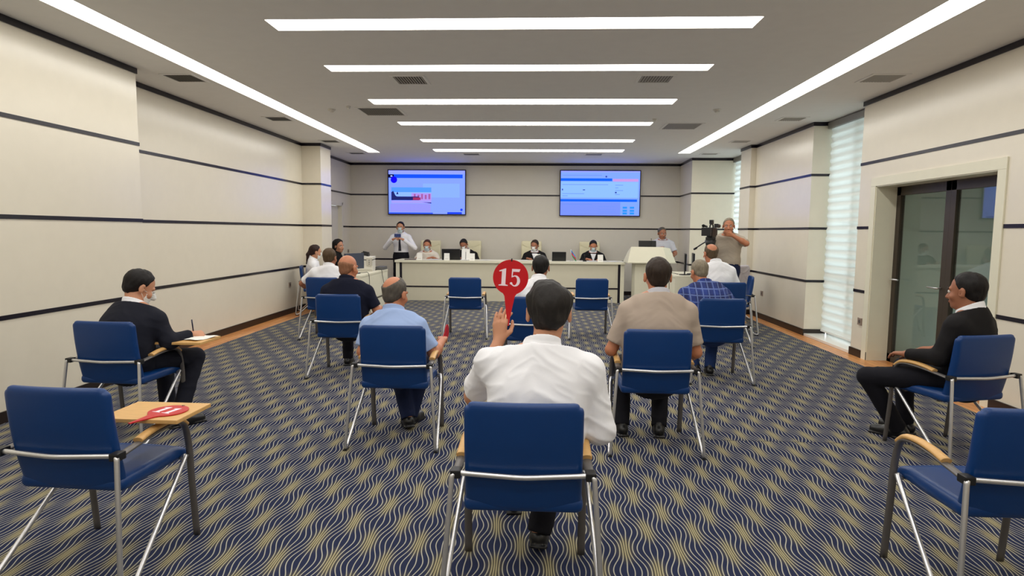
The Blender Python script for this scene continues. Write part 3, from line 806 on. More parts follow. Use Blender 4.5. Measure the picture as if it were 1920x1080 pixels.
def plaid():
    m = bpy.data.materials.new('blue_checked_cloth'); m.use_nodes = True; n, l = m.node_tree.nodes, m.node_tree.links; p = n['Principled BSDF']; p.inputs['Roughness'].default_value = .85
    tc = n.new('ShaderNodeTexCoord'); sp = n.new('ShaderNodeSeparateXYZ'); l.new(tc.outputs['Object'], sp.inputs[0])
    def st(o, f, t): return mth(n, l, 'GREATER_THAN', mth(n, l, 'FRACT', mth(n, l, 'MULTIPLY', o, f)), t)
    a = mth(n, l, 'ADD', st(sp.outputs[0], 18, .82), st(sp.outputs[2], 15, .85)); a = mth(n, l, 'MINIMUM', a, 1)
    b_ = st(mth(n, l, 'ADD', sp.outputs[0], .02), 9, .5); c = st(sp.outputs[2], 8, .5)
    mx = n.new('ShaderNodeMix'); mx.data_type = 'RGBA'; mx.inputs[6].default_value = srgb(34, 56, 128); mx.inputs[7].default_value = srgb(24, 36, 88); l.new(mth(n, l, 'MULTIPLY', mth(n, l, 'ADD', b_, c), .5), mx.inputs[0])
    m2 = n.new('ShaderNodeMix'); m2.data_type = 'RGBA'; m2.inputs[7].default_value = srgb(116, 136, 190); l.new(mth(n, l, 'MULTIPLY', a, .55), m2.inputs[0]); l.new(mx.outputs[2], m2.inputs[6]); l.new(m2.outputs[2], p.inputs['Base Color'])
    return m
PLAID = plaid()
PAISLEY = mat('tie_dark', (28, 26, 44), rough=.5, var=.3, vscale=60)

def rotz(a): c, s = math.cos(a), math.sin(a); return np.array([[c, -s, 0], [s, c, 0], [0, 0, 1.]])
def rotx(a): c, s = math.cos(a), math.sin(a); return np.array([[1, 0, 0], [0, c, -s], [0, s, c.real if isinstance(c, complex) else c]])
def roty(a): c, s = math.cos(a), math.sin(a); return np.array([[c, 0, s], [0, 1, 0], [-s, 0, c]])

def hand(S, wr, d, n_, t, curl=.5, thumb=.4, k=.004, sc=1.0, curls=None):
    """palm and five separate fingers. d: along the hand, n_: palm facing, t: toward the thumb"""
    wr = np.array(wr, float); d = vn(d); n_ = vn(np.array(n_) - d * np.dot(n_, d)); t = vn(np.cross(d, n_)) * (1 if np.dot(np.cross(d, n_), t) > 0 else -1)
    sp_ = [.030, .010, -.010, -.029]; ln = [.070, .078, .073, .057]; pb = [.088, .092, .087, .078]
    for i in range(4):
        a = wr + t * sp_[i] * .5 * sc + d * .005 * sc; kn = wr + (d * pb[i] + t * sp_[i] * 1.0) * sc
        S.cap(a, kn, .0145 * sc, .0115 * sc, k=.012)
        dd = vn(d + t * (sp_[i] * 1.6)); p = kn; c = (curls[i] if curls else curl) * (1 + .12 * i)
        for f, rr in ((.46, .0088), (.30, .0080), (.24, .0070)):
            ang = c * (.9 if f == .46 else 1.15)
            dd = vn(dd * math.cos(ang) + n_ * math.sin(ang)); q = p + dd * ln[i] * f * sc
            S.cap(p, q, (rr + .0005) * sc, rr * sc, k=k if i else k); p = q
    a = wr + (t * .018 + d * .018) * sc; b_ = wr + (t * .046 + d * .050 + n_ * (.012 + .02 * thumb)) * sc
    S.cap(a, b_, .015 * sc, .0115 * sc, k=.010)
    c_ = b_ + vn(d * .8 + t * (.5 - thumb) + n_ * thumb) * .032 * sc; e = c_ + vn(d * .9 + t * (.2 - thumb) + n_ * thumb * .8) * .024 * sc
    S.cap(b_, c_, .0105 * sc, .0092 * sc, k=.004); S.cap(c_, e, .0092 * sc, .0078 * sc, k=.003)

def person(label, x, y, rot=0, res=.009, skin=SKIN, top=1.25, hx=0, hy=.02, nbx=0, nby=0, yaw=0, pitch=-8, tilt=0, hs=1.06, hair='short', hmat=HBLK,
           shirt=WSHIRT, sleeve='short', trou=DTROU, fat=1.0, sw=.185, belly=0.0, arms=None, legs=None, standing=False, mask=None, jacket=False, tie=None, collar=True, collar_m=None, group=None, shoes=SHOE, sex='m', leglen=None, fold=.004, back=0.0, pelz=.53, strap=False, z0=.006, ndz=0.0):
    P = lambda *a: np.array(a, float)
    nb = P(nbx, nby + hy * .4, top - (.266 if not standing else .262) * hs + ndz); hd = P(hx + nbx, nby + hy + .02, top - .122 * hs)
    if standing: pel = P(0, 0, .90)
    else: pel = P(0, .0, pelz)
    Rh = rotz(R_(yaw)) @ rotx(R_(pitch)) @ roty(R_(tilt)) * 1.0
    hl = lambda v: hd + Rh @ (np.array(v, float) * hs)
    sides = {}
    for s in (-1, 1):
        d = {'sh': nb + P(s * sw, -.005, -.075)}
        if standing: d.update(el=d['sh'] + P(s * .05, -.02, -.29), wr=d['sh'] + P(s * .06, .05, -.53), hip=P(s * .09, 0, .90), kn=P(s * .11, .01, .50), an=P(s * .12, -.01, .09), toe=P(s * .15, 1, 0), hd=P(0, .2, -1), hn=P(-s, 0, 0), ht=P(0, 1, 0), curl=.35)
        else: d.update(el=P(s * (sw + .075), .06, .68), wr=P(s * (sw + .02), .29, .66), hip=P(s * .09, .0, pelz), kn=P(s * .13, .43, .50), an=P(s * .13, .40, .09), toe=P(s * .1, 1, 0), hd=P(-s * .3, 1, -.1), hn=P(0, 0, -1), ht=P(-s, 0, 0), curl=.35)
        if arms and s in arms: d.update({k_: (np.array(v, float) if k_ not in ('curl', 'thumb', 'curls', 'sleeve') else v) for k_, v in arms[s].items()})
        if legs and s in legs: d.update({k_: (np.array(v, float)) for k_, v in legs[s].items()})
        sides[s] = d
    # ---- torso section stack
    def torso(dw, S, k=.03, top_=True):
        w0 = .155 * fat; D0 = .115 * fat
        a, b_ = pel, nb
        sp_ = lambda t: a + (b_ - a) * t + P(0, -back * math.sin(math.pi * t), 0)
        if standing: nodes = [(sp_(0), w0 + .005, D0 - .005), (sp_(.25), w0 - .010 + belly * .5, D0 - .01 + belly), (sp_(.62), w0 + .005, D0 - .005), (sp_(.88), w0 - .01, D0 - .03)]
        else: nodes = [(sp_(0), w0 + .02, D0), (sp_(.30), w0 + .010 + belly * .5, D0 + .01 + belly), (sp_(.62), w0 + .012, D0), (sp_(.86), w0 + .0, D0 - .022)]
        nodes = [(p, w_ + dw, d_ + dw) for p, w_, d_ in nodes]
        S.loft(nodes, (1, 0, 0), k=.001)
        for s in (-1, 1):
            S.cap(sides[s]['sh'], nb + P(s * .02, -.01, -.035), .052 + dw, .050 + dw, k=.05)
            S.cap(sides[s]['sh'] + P(-s * .04, -.02, -.05), nb + P(s * .06, -.03, -.16), .055 + dw, .065 + dw, k=.05)
    # ---- body: one continuous skin
    S = Solid(); torso(-.013, S)
    S.cap(nb + P(0, -.01, -.04), hl((0, -.018, -.055)), .058 * hs, .054 * hs, k=.012)
    h = hs
    S.ell(hl((0, -.015, .035)), np.array([.0745, .094, .085]) * h, Rh, k=.02)
    S.ell(hl((0, .022, -.028)), np.array([.061, .070, .084]) * h, Rh, k=.025)
    S.ell(hl((0, .040, -.082)), np.array([.040, .046, .032]) * h, Rh, k=.025)
    S.cap(hl((0, .086, .006)), hl((0, .108, -.030)), .0085 * h, .0130 * h, k=.012)
    for s in (-1, 1):
        S.cap(hl((s * .012, .094, -.034)), hl((s * .013, .092, -.036)), .008 * h, k=.008)
        S.cap(hl((s * .012, .083, .026)), hl((s * .045, .074, .024)), .009 * h, k=.012)
        S.ell(hl((s * .044, .060, -.028)), np.array([.02, .02, .02]) * h, Rh, k=.02)
        S.ell(hl((s * .031, .097, .006)), np.array([.017, .013, .010]) * h, Rh, k=.010, mode='s')
        e = Rh @ rotz(R_(s * -20))
        S.ell(hl((s * .083, -.010, -.005)), np.array([.0095, .021, .033]) * h, e, k=.008)
        S.ell(hl((s * .094, .000, -.002)), np.array([.006, .010, .018]) * h, e, k=.004, mode='s')
    S.cap(hl((-.02, .088, -.060)), hl((.02, .088, -.060)), .0075 * h, k=.008)
    S.cap(hl((0, .076, -.088)), hl((0, .076, -.090)), .014 * h, k=.015)
    for s in (-1, 1):
        d = sides[s]; armr = .046 if sex == 'm' else .036
        S.cap(d['sh'], d['el'], armr + .004, armr - .006, k=.03)
        m_ = d['el'] + (d['wr'] - d['el']) * .3
        S.cap(d['el'], m_, armr - .006, armr - .004, k=.02); S.cap(m_, d['wr'], armr - .004, .026, k=.02)
        hand(S, d['wr'], d['hd'], d['hn'], d['ht'], curl=d.get('curl', .35), thumb=d.get('thumb', .4), curls=d.get('curls'), k=.003)
        S.cap(d['hip'], d['kn'], .074, .052, k=.03); S.cap(d['kn'], d['an'], .052, .034, k=.02)
        tv = vn(d['toe']); S.cap(d['an'] + P(0, 0, -.03), d['an'] + tv * .12 + P(0, 0, -.055), .028, .022, k=.02)
    V, Q = S.build(res)
    body = obj('person', to_mesh('person', V, Q, skin)); body.location = (x, y, z0); body.rotation_euler = (0, 0, rot)
    tag(body, label, 'person', group)
    cres = max(res * 1.0, .006)
    # ---- shirt / jacket
    S = Solid(); torso(.012 + (.006 if jacket else 0), S)
    for s in (-1, 1):
        d = sides[s]; ar = (.060 if sex == 'm' else .048) + (.006 if jacket else 0)
        sl_ = d.get('sleeve', sleeve)
        if sl_ == 'short':
            e = d['sh'] + (d['el'] - d['sh']) * .80
            S.cap(d['sh'], d['el'], ar + .006, ar + .004, k=.035, clips=[(e, d['el'] - d['sh'])])
        elif sl_ == 'elbow':
            S.cap(d['sh'], d['el'], ar + .006, ar + .006, k=.035)
            e = d['el'] + (d['wr'] - d['el']) * .22
            S.cap(d['el'], d['wr'], ar + .004, ar - .004, k=.02, clips=[(e, d['wr'] - d['el'])])
        else:
            S.cap(d['sh'], d['el'], ar + .004, ar - .008, k=.035)
            S.cap(d['el'], d['wr'], ar - .008, .038, k=.02, clips=[(d['wr'] - vn(d['wr'] - d['el']) * .012, d['wr'] - d['el'])])
    S.cap(nb + P(0, -.012, -.07), nb + P(0, -.012, .02), .084 * hs, .070 * hs, k=.05)
    S.clip(nb + P(0, -.012, .036), P(0, .50, 1))
    hemz = pel[2] - (.02 if not standing else (.02 if jacket else -.09)) - (.08 if jacket else 0)
    S.clip(P(0, 0, hemz - .03), P(0, 0, -1))
    V, Q = S.build(cres); V = relax(V, Q, 1); V = folds(V, Q, fold, seed=int(abs(x * 37 + y * 11)) % 50, tilt=.6); V = relax(V, Q, 1, .4)
    obj('jacket' if jacket else 'shirt', to_mesh('shirt', V, Q, shirt), body)
    # neck opening + collar
    if collar:
        cm = collar_m or shirt
        S = Solid(); a0 = nb + P(0, -.012, .004); a1 = nb + P(0, -.004, .046 * hs) + (hl((0, -.02, -.06)) - nb) * .15
        S.cap(a0, a1, .091 * hs, .073 * hs, k=.001, clips=[(a1 + P(0, .0, .004), P(0, .55, 1)), (a0, P(0, 0, -1))])
        S.cap(a0 - P(0, 0, .06), a1 + P(0, .01, .06), .074 * hs, .0625 * hs, k=.001, mode='s')
        V, Q = S.build(.0042); obj('collar', to_mesh('collar', V, Q, cm), body)
    if jacket or tie:
        if jacket:
            S = Solid(); torso(.0225, S); n0 = nb + P(0, .0, -.01)
            S.clip(P(0, pel[1] + .03, 0) * 0 + P(0, nb[1] - .0, 0), P(0, -1, 0))
            for s in (-1, 1): S.clip(nb + P(s * .070, 0, 0), P(s * 1.0, 0, -.34) )
            S.clip(nb + P(0, 0, .0), P(0, .2, 1)); S.clip(nb - P(0, 0, .30), P(0, 0, -1))
            V, Q = S.build(.007); obj('shirt_front', to_mesh('shirt_front', V, Q, WSHIRT), body, label='white shirt front between the lapels')
        if tie:
            S = Solid(); torso(.028 if jacket else .022, S); S.clip(P(0, nb[1], 0), P(0, -1, 0))
            for s in (-1, 1): S.clip(nb + P(s * .014, 0, -.05), P(s * 1.0, 0, .06))
            S.clip(nb + P(0, 0, -.012), P(0, 0, 1)); S.clip(P(0, 0, nb[2] - (.28 if jacket else .38)), P(0, 0, -1))
            V, Q = S.build(.006); obj('tie', to_mesh('tie', V, Q, tie), body)
    # ---- trousers
    S = Solid()
    S.loft([(pel + P(0, 0, -.02), .165 * fat + (.012 if standing else 0), .125 * fat + (.008 if standing else 0)), (pel + P(0, 0, .09), .158 * fat + (.012 if standing else 0), .118 * fat + belly + (.010 if standing else 0))], (1, 0, 0), k=.001)
    for s in (-1, 1):
        d = sides[s]
        S.cap(d['hip'], d['kn'], .092 * (fat * .5 + .5), .066, k=.03)
        e = d['an'] + P(0, 0, -.02)
        S.cap(d['kn'], d['an'] + P(0, 0, -.03), .066, .056, k=.02, clips=[(e, d['an'] - d['kn'])])
    if standing: S.clip(pel + P(0, 0, .10), P(0, 0, 1))
    else: S.clip(pel + P(0, 0, .10), P(0, 0, 1))
    V, Q = S.build(max(cres, .008)); V = relax(V, Q, 1); V = folds(V, Q, .004, seed=5)
    obj('trousers' if sex == 'm' else 'trousers', to_mesh('trousers', V, Q, trou), body)
    # ---- shoes
    for s in (-1, 1):
        d = sides[s]; tv = vn(d['toe']); flat = vn(P(tv[0], tv[1], 0)); an = d['an']; base = P(an[0], an[1], an[2] - .09)
        lf = vn(np.cross(P(0, 0, 1), flat)); upn = vn(np.cross(tv, -lf)) if False else vn(np.cross(lf, tv) * -1)
        if upn[2] < 0: upn = -upn
        q = lambda a, c: base + tv * a + upn * c
        S = Solid(); S.cap(q(-.035, .045), q(.06, .042), .038, .043, k=.02); S.cap(q(.06, .036), q(.165, .030), .040, .036, k=.03)
        S.cap(q(-.005, .05), q(-.005, .088), .040, .040, k=.02)
        S.clip(q(0, .006), -upn)
        S.rbox(q(.066, .008), (.042, .135, .008), .007, R=np.stack([lf, tv, upn], 1), k=.004)
        V, Q = S.build(.008); obj('shoe', to_mesh('shoe', V, Q, shoes), body)
    # ---- hair
    def hop(S, kind):
        T_ = {'short': .008, 'thick': .015, 'neat': .009, 'long': .012, 'bob': .020, 'ring': .002, 'balding': .006}[kind]
        S.ell((0, -.019, .037), np.array([.0745 + T_, .094 + T_, .085 + T_]), k=.01)
        S.ell((0, -.050, -.020), np.array([.053 + T_ * .5, .052 + T_ * .6, .052]), k=.02)
        S.clip((0, .036, .065), (0, .87, -.45))
        for s in (-1, 1):
            S.ell((s * .088, .006, -.014), (.026, .025, .034), k=.006, mode='s')
            S.clip((s * .076, -.05, -.022), (s * .88, .0, -.48))
        S.clip((0, -.05, -.066), (0, .10, -1))
        if kind == 'ring': S.ell((0, .01, .120), (.110, .150, .098), k=.02, mode='s')
        if kind == 'balding': S.ell((-.012, -.078, .112), (.064, .084, .082), k=.012, mode='s')
        if kind == 'long':
            S.cap((0, -.09, .02), (-.0, -.125, -.06), .030, .028, k=.02); S.cap((0, -.125, -.06), (0, -.12, -.22), .028, .014, k=.02)
        if kind == 'bob':
            S.ell((0, -.055, -.03), (.088, .07, .085), k=.03); S.cap((0, -.08, -.02), (0, -.09, -.14), .05, .03, k=.03)
    if hair and hair != 'bald':
        S = Solid(); hop(S, hair); V, Q = S.build(min(.0065, res)); V = relax(V, Q, 1)
        N = normals(V, Q); V = V + N * ((noise3(V * np.array([70, 70, 26]) + 9, 4) - .5) * .006)[:, None] + N * ((noise3(V * np.array([22, 22, 16]) + 9, 5) - .5) * (.022 if hair == 'thick' else .008))[:, None]
        V = (V * hs) @ Rh.T + hd
        obj('hair', to_mesh('hair', V, Q, hmat), body)
    # ---- face details
    MH = Matrix(np.block([[Rh * hs, hd[:, None]], [np.zeros((1, 3)), np.ones((1, 1))]]).tolist())
    for s in (-1, 1):
        b = MB(); b.ball((s * .031, .079, .007), .0115, EYEW, M=MH, seg=12); b.ball((s * .031, .0865, .007), .0055, EYED, M=MH, seg=10); b.build('eye', body)
        b = MB(); b.tube([MH @ Vector(p) for p in ((s * .016, .0905, .027), (s * .033, .0885, .032), (s * .050, .076, .026))], .0034 * hs, hmat if hair else HDG, sub=4, n=6); b.build('eyebrow', body)
    if mask is None:
        b = MB(); b.tube([MH @ Vector(p) for p in ((-.022, .0905, -.060), (-.008, .0955, -.057), (0, .0955, -.058), (.008, .0955, -.057), (.022, .0905, -.060))], .0042 * hs, LIPS, sub=3, n=6); b.build('lips', body)
    else:
        S = Solid(); S.ell((0, .022, -.028), (.065, .075, .088), k=.001); S.ell((0, .042, -.080), (.046, .052, .038), k=.025); S.cap((0, .088, .0), (0, .110, -.030), .016, .019, k=.02)
        S.clip((0, 0, .000), (0, -.1, 1)); S.clip((0, .035, -.02), (0, -1, 0)); S.clip((0, .0, -.108), (0, -.5, -1))
        V, Q = S.build(.005); V = relax(V, Q, 1); V[:, 1] += .0015 * np.sin(V[:, 2] * 400); V = (V * hs) @ Rh.T + hd
        mo = obj('face_mask', to_mesh('face_mask', V, Q, mask), body)
        b = MB()
        for s in (-1, 1):
            for zz in (-.012, -.070): b.tube([MH @ Vector(p) for p in ((s * .058, .040, zz), (s * .074, .015, zz * .6 - .004), (s * .082, -.012, -.010 + zz * .2))], .0016, mask, sub=4, n=5)
        b.build('mask_strap', mo)
    return body, hl, sides

# audience ---------------------------------------------------------------
main_arms = {-1: dict(sleeve='short', sh=(-.175, .05, .935), el=(-.275, .245, .735), wr=(-.165, .345, .975), hd=(.06, .05, 1), hn=(.45, .85, 0), ht=(1, -.3, 0), curl=.22, curls=[.55, .30, .16, .12], thumb=.55),
             1: dict(sh=(.228, .04, .912), el=(.285, .04, .66), wr=(.235, .27, .655), hd=(-.35, 1, -.05), curl=.5)}
main, main_hl, main_s = person('man in a white shirt seen from behind, holding up the red paddle numbered 15', -.02, 2.52, 0, res=.0058, skin=SKIN, top=1.275, hx=.03, nbx=.035, nby=.02, hy=.06, pitch=-10, hs=1.07, ndz=-.022, hair='thick', hmat=mhair('hair_black_speckled', (34, 30, 28)), shirt=WSHIRT, sleeve='elbow',
       trou=DTROU, fat=1.16, sw=.195, back=.03, arms=main_arms, legs={-1: dict(kn=(-.13, .45, .50), an=(-.10, .66, .09)), 1: dict(hip=(.09, 0, .53), kn=(.13, .40, .50), an=(.035, .205, .125), toe=(.03, 1, -.42))}, fold=.0075)
person('balding man in a light blue shirt seated with crossed ankles', -1.0, 4.29, 0, res=.0075, skin=SKIN_R, top=1.155, hx=-.005, nbx=-.045, nby=.05, hy=.07, yaw=-22, pitch=-12, hs=1.06, hair='balding', hmat=HDG, shirt=LBLUE, trou=NTROU, fat=1.05, sw=.175, back=.03,
       arms={-1: dict(el=(-.26, .02, .62), wr=(-.20, .24, .62)), 1: dict(el=(.24, .10, .60), wr=(.27, .33, .655), hd=(-.15, 1, .1), curl=.6)}, legs={-1: dict(kn=(-.11, .42, .49), an=(.03, .20, .10), toe=(-.4, 1, -.25)), 1: dict(kn=(.12, .42, .49), an=(.02, .30, .09), toe=(.3, 1, 0))})
person('broad man in a beige polo with pale collar', .82, 4.30, 0, res=.0075, skin=SKIN_R, top=1.315, hx=0, nbx=.02, nby=.02, hy=.03, pitch=-4, hs=1.09, ndz=-.01, hair='neat', hmat=HBRN, shirt=BEIGE, collar_m=LGREY, trou=DTROU, fat=1.30, sw=.205, back=.02,
       arms={-1: dict(el=(-.30, .03, .66), wr=(-.22, .30, .70), hd=(.3, 1, 0)), 1: dict(el=(.30, .04, .65), wr=(.25, .26, .56), hd=(-.2, 1, -.5))}, legs={-1: dict(kn=(-.17, .38, .49), an=(-.19, .17, .09), toe=(-.12, 1, 0)), 1: dict(kn=(.13, .40, .49), an=(.08, .16, .09), toe=(.12, 1, 0))})
person('man in a dark suit writing on his tablet at the left', -3.0, 4.29, R_(-12), res=.0075, skin=SKIN, top=1.175, hx=-.03, nbx=-.03, nby=.08, hy=.10, yaw=-28, pitch=-28, hs=1.08, hair='neat', hmat=HBLK, shirt=SUIT, sleeve='long', jacket=True, trou=SUIT, fat=1.16, sw=.19, back=.05, collar_m=WSHIRT, mask=MASKW,
       arms={1: dict(el=(.26, .12, .66), wr=(.30, .30, .69), hd=(.35, 1, -.12), hn=(-.5, .1, -.8), ht=(-.8, .3, .5), curl=.75, thumb=.7)}, legs={-1: dict(kn=(-.10, .44, .50), an=(.05, .30, .09)), 1: dict(kn=(.22, .42, .49), an=(.26, .18, .09), toe=(.4, 1, 0))})
person('bald heavy man in a dark navy polo', -1.98, 6.24, 0, res=.0085, skin=SKIN_R, top=1.232, hx=.0, nbx=.0, nby=.0, hy=.03, yaw=-20, pitch=-6, hs=1.12, hair='ring', hmat=mhair('hair_cropped', (142, 98, 72)), shirt=NAVY, trou=DTROU, fat=1.22, sw=.205, collar_m=NAVY,
       arms={1: dict(el=(.30, .03, .66), wr=(.27, .27, .66)), -1: dict(el=(-.28, .02, .66))}, legs={1: dict(kn=(.22, .42, .49), an=(.26, .40, .09))})
person('man in a white short-sleeved shirt with his left arm stretched out, behind the bald man', -2.88, 8.36, 0, res=.009, skin=SKIN_D, top=1.235, hx=-.0, nbx=-.02, nby=0, hy=.02, yaw=-10, pitch=-4, hs=1.08, hair='short', hmat=mhair('hair_brown', (78, 60, 40)), shirt=WSHIRT, trou=DTROU, fat=1.15, sw=.195,
       arms={-1: dict(sh=(-.22, .0, .90), el=(-.43, .06, .74), wr=(-.40, .30, .64))})
person('dark-haired young man in a white shirt just beyond paddle 15', .02, 6.24, 0, res=.0085, skin=SKIN_D, top=1.245, hx=.02, nbx=-.02, nby=.02, hy=.06, yaw=-6, pitch=-10, hs=1.04, hair='neat', hmat=HBLK, shirt=WSHIRT, trou=DTROU, fat=1.0, sw=.18)
person('grey-haired man in a blue checked shirt and jeans, leaning forward', 1.78, 6.30, 0, res=.0085, skin=SKIN_R, top=1.205, hx=-.04, nbx=-.05, nby=.12, hy=.10, yaw=18, pitch=-18, hs=1.03, hair='short', hmat=HGRY, shirt=PLAID, sleeve='elbow', trou=JEANS, fat=1.22, sw=.20, back=.05,
       legs={-1: dict(kn=(-.18, .40, .49), an=(-.10, .22, .09), toe=(-.5, 1, 0)), 1: dict(kn=(.13, .40, .49), an=(.04, .18, .09), toe=(.15, 1, 0))})
person('white-shirted man with mask straps seated in front of the camera operator', 2.44, 8.36, 0, res=.009, skin=SKIN_R, top=1.345, hx=-.06, nbx=-.05, nby=.03, hy=.05, yaw=14, pitch=-6, hs=1.10, hair='balding', hmat=mhair('hair_brown_grey', (92, 74, 54)), shirt=WSHIRT, trou=DTROU, fat=1.18, sw=.20, mask=MASKW)
person('seated person in dark trousers at the right edge, only the knee in view', 2.92, 4.24, R_(34), res=.009, skin=SKIN_D, top=1.24, pitch=-6, hair='short', hmat=HBLK, shirt=SUITB, sleeve='long', jacket=True, trou=DTROU, fat=1.05, collar_m=WSHIRT,
       legs={-1: dict(kn=(-.26, .52, .46), an=(-.05, .38, .09), toe=(-.1, 1, 0)), 1: dict(kn=(.12, .46, .50), an=(.12, .42, .09))})
person('woman in white with a dark ponytail and white face mask by the left wall', -4.06, 10.83, R_(-72), res=.009, skin=SKIN, top=1.215, hx=0, nby=.0, hy=.04, yaw=14, pitch=-10, hs=1.02, hair='long', hmat=mhair('hair_dark_auburn', (44, 24, 20)), shirt=WSHIRT, sleeve='long', trou=DTROU, fat=.92, sw=.15, mask=MASKW, sex='f')
person('person in black clothes with black hair, behind the masked woman', -4.16, 12.47, R_(-80), res=.009, skin=SKIN, top=1.29, yaw=-30, pitch=-4, hs=1.10, hair='bob', hmat=HBLK, shirt=BLKC, sleeve='long', trou=BLKC, fat=.95, sw=.16, sex='f', collar_m=BLKC)

# at the desk, facing the audience (rot 180)
DK = dict(el=(.27, .12, .80), wr=(.16, .34, .895), hd=(-.6, .8, 0), curl=.25)
DKL = dict(el=(-.27, .12, .80), wr=(-.16, .34, .895), hd=(.6, .8, 0), curl=.25)
desk_arms = {1: DK, -1: DKL}
person('man in an off-white shirt and mask seated at the left end of the desk', -2.55, 14.02, math.pi, res=.009, skin=SKIN_R, top=1.285, pitch=-14, hs=1.06, hair='short', hmat=mhair('hair_reddish_brown', (72, 44, 28)), shirt=CREAMC, trou=DTROU, fat=1.1, mask=MASK, arms=desk_arms, pelz=.56, nby=.06)
person('man in a dark jacket and tie bending over an open booklet at the desk', -1.66, 14.04, math.pi, res=.009, skin=SKIN_D, top=1.305, hx=.05, pitch=-32, yaw=-8, tilt=10, hs=1.06, hair='neat', hmat=HBLK, shirt=SUITB, sleeve='long', jacket=True, tie=PAISLEY, trou=DTROU, fat=1.05, mask=MASKW, arms=desk_arms, pelz=.56, nby=.07, collar_m=WSHIRT)
person('man in a black suit looking aside, between paddle 15 and the little flag', -.10, 14.03, math.pi, res=.009, skin=SKIN_D, top=1.30, hx=0, pitch=-18, yaw=-22, hs=1.06, hair='neat', hmat=HBRN, shirt=SUITB, sleeve='long', jacket=True, trou=DTROU, fat=1.05, mask=MASKW, arms=desk_arms, pelz=.56, nby=.05, collar_m=WSHIRT)
person('man in a black suit looking down at the right end of the desk', 1.22, 14.03, math.pi, res=.009, skin=SKIN_R, top=1.30, pitch=-26, yaw=0, hs=1.04, hair='neat', hmat=HBLK, shirt=SUITB, sleeve='long', jacket=True, trou=DTROU, fat=1.05, mask=MASK, arms=desk_arms, pelz=.56, nby=.05, collar_m=WSHIRT)
st, st_hl, st_s = person('standing man in white shirt and dark tie photographing with a phone', -3.16, 13.95, math.pi, res=.009, skin=SKIN, top=1.685, pitch=-6, hs=1.06, hair='neat', hmat=HBLK, shirt=WSHIRT, sleeve='long', tie=PAISLEY, trou=DTROU, fat=1.0, sw=.175, standing=True, mask=MASK,
       arms={1: dict(el=(.34, .10, 1.10), wr=(.115, .30, 1.29), hd=(-.9, .2, .35), hn=(0, -.5, -1), ht=(0, .2, 1), curl=.7, thumb=.5), -1: dict(el=(-.34, .10, 1.10), wr=(-.115, .30, 1.29), hd=(.9, .2, .35), hn=(0, -.5, -1), ht=(0, .2, 1), curl=.7, thumb=.5)})
person('man with moustache in a pale shirt speaking behind the white lectern', 2.70, 13.62, math.pi, res=.009, skin=SKIN_D, top=1.605, hx=.02, pitch=-12, yaw=10, hs=1.08, hair='short', hmat=HDG, shirt=LGREY, trou=DTROU, fat=1.08, sw=.19, standing=True,
       arms={1: dict(el=(.25, .10, 1.05), wr=(.12, .30, 1.16), hd=(-.5, .8, 0)), -1: dict(el=(-.27, .08, 1.05), wr=(-.20, .32, 1.02), hd=(.2, .9, -.1))})
cmx, cmy = 3.10, 10.25
cm_, cm_hl, cm_s = person('standing grey-haired camera operator in a grey-beige shirt, left arm raised to his chin', cmx, cmy, R_(163), res=.008, skin=SKIN_R, top=1.735, hx=0, hy=.05, pitch=-4, yaw=0, hs=1.08, hair='short', hmat=HGRY, shirt=GREYS, sleeve='short', trou=NTROU, fat=1.18, sw=.20, standing=True, belly=.03,
       arms={-1: dict(el=(-.28, .25, 1.33), wr=(-.06, .27, 1.46), hd=(.85, .3, .25), hn=(0, -1, .1), ht=(0, .1, 1), curl=.5), 1: dict(el=(.28, .10, 1.14), wr=(.23, .34, 1.24), hd=(.1, .9, .2), curl=.8)})

# ------------------------------------------------------------------ number paddles
GL1 = [(.05, 0), (.57, 0), (.57, .05), (.43, .085), (.43, 1), (.38, 1), (.05, .87), (.05, .81), (.20, .84), (.20, .085), (.05, .05)]
def gl5():
    o = [(.10, 1), (.57, 1), (.52, .84), (.17, .84), (.155, .62)]
    for k in range(17):      # outer bowl, clockwise
        a = R_(118 - k * 15.6); o.append((.31 + .28 * math.cos(a), .315 + .325 * math.sin(a)))
    o += [(.02, .13), (.03, .21), (.10, .235), (.16, .20), (.17, .12)]
    for k in range(13):
        a = R_(-105 + k * 18.5); o.append((.275 + .145 * math.cos(a), .315 + .255 * math.sin(a)))
    o += [(.18, .53), (.095, .50)]
    return o
def paddle(name_label, digits, M, r=.083, hl_=.10, tri=True):
    root = empty('number_paddle', (0, 0, 0)); root.matrix_world = M; tag(root, name_label, 'paddle', None)
    b = MB(); n = 48; t = .004
    pts = []
    for k in range(n + 1):       # disc outline broken at the bottom by the tapering grip
        a = R_(-90 + 23) + (2 * math.pi - R_(46)) * k / n; pts.append((r * math.cos(a), 0, r * math.sin(a)))
    pts += [(-.0245, 0, -r - .006), (-.0085, 0, -r - hl_ * .72), (-.006, 0, -r - hl_), (.006, 0, -r - hl_), (.0085, 0, -r - hl_ * .72), (.0245, 0, -r - .006)]
    b.poly([(p[0], -t / 2, p[2]) for p in pts], RED, thick=(0, t, 0)); b.build('paddle_blade', root)
    for ch, ox in digits:
        g = MB(); h = r * .98; gl = GL1 if ch == '1' else gl5()
        P = [((px - .31) * h * 1.02 + ox * r, 0, (pz - .5) * h) for px, pz in gl]
        g.poly([(p[0], -t / 2 - .0012, p[2]) for p in P], PINKW, thick=(0, .001, 0)); g.build('digit', root)
    g = MB(); g.cyl((0, -.004, r - .004), (0, .004, r - .004), .004, BLKPL, n=10); g.cyl((0, 0, r), (0, 0, r + .006), .003, BLKPL, n=8); g.build('hanging_pin', root)
    return root
hx_, hy_, hz_ = -.131, 2.86, 1.285
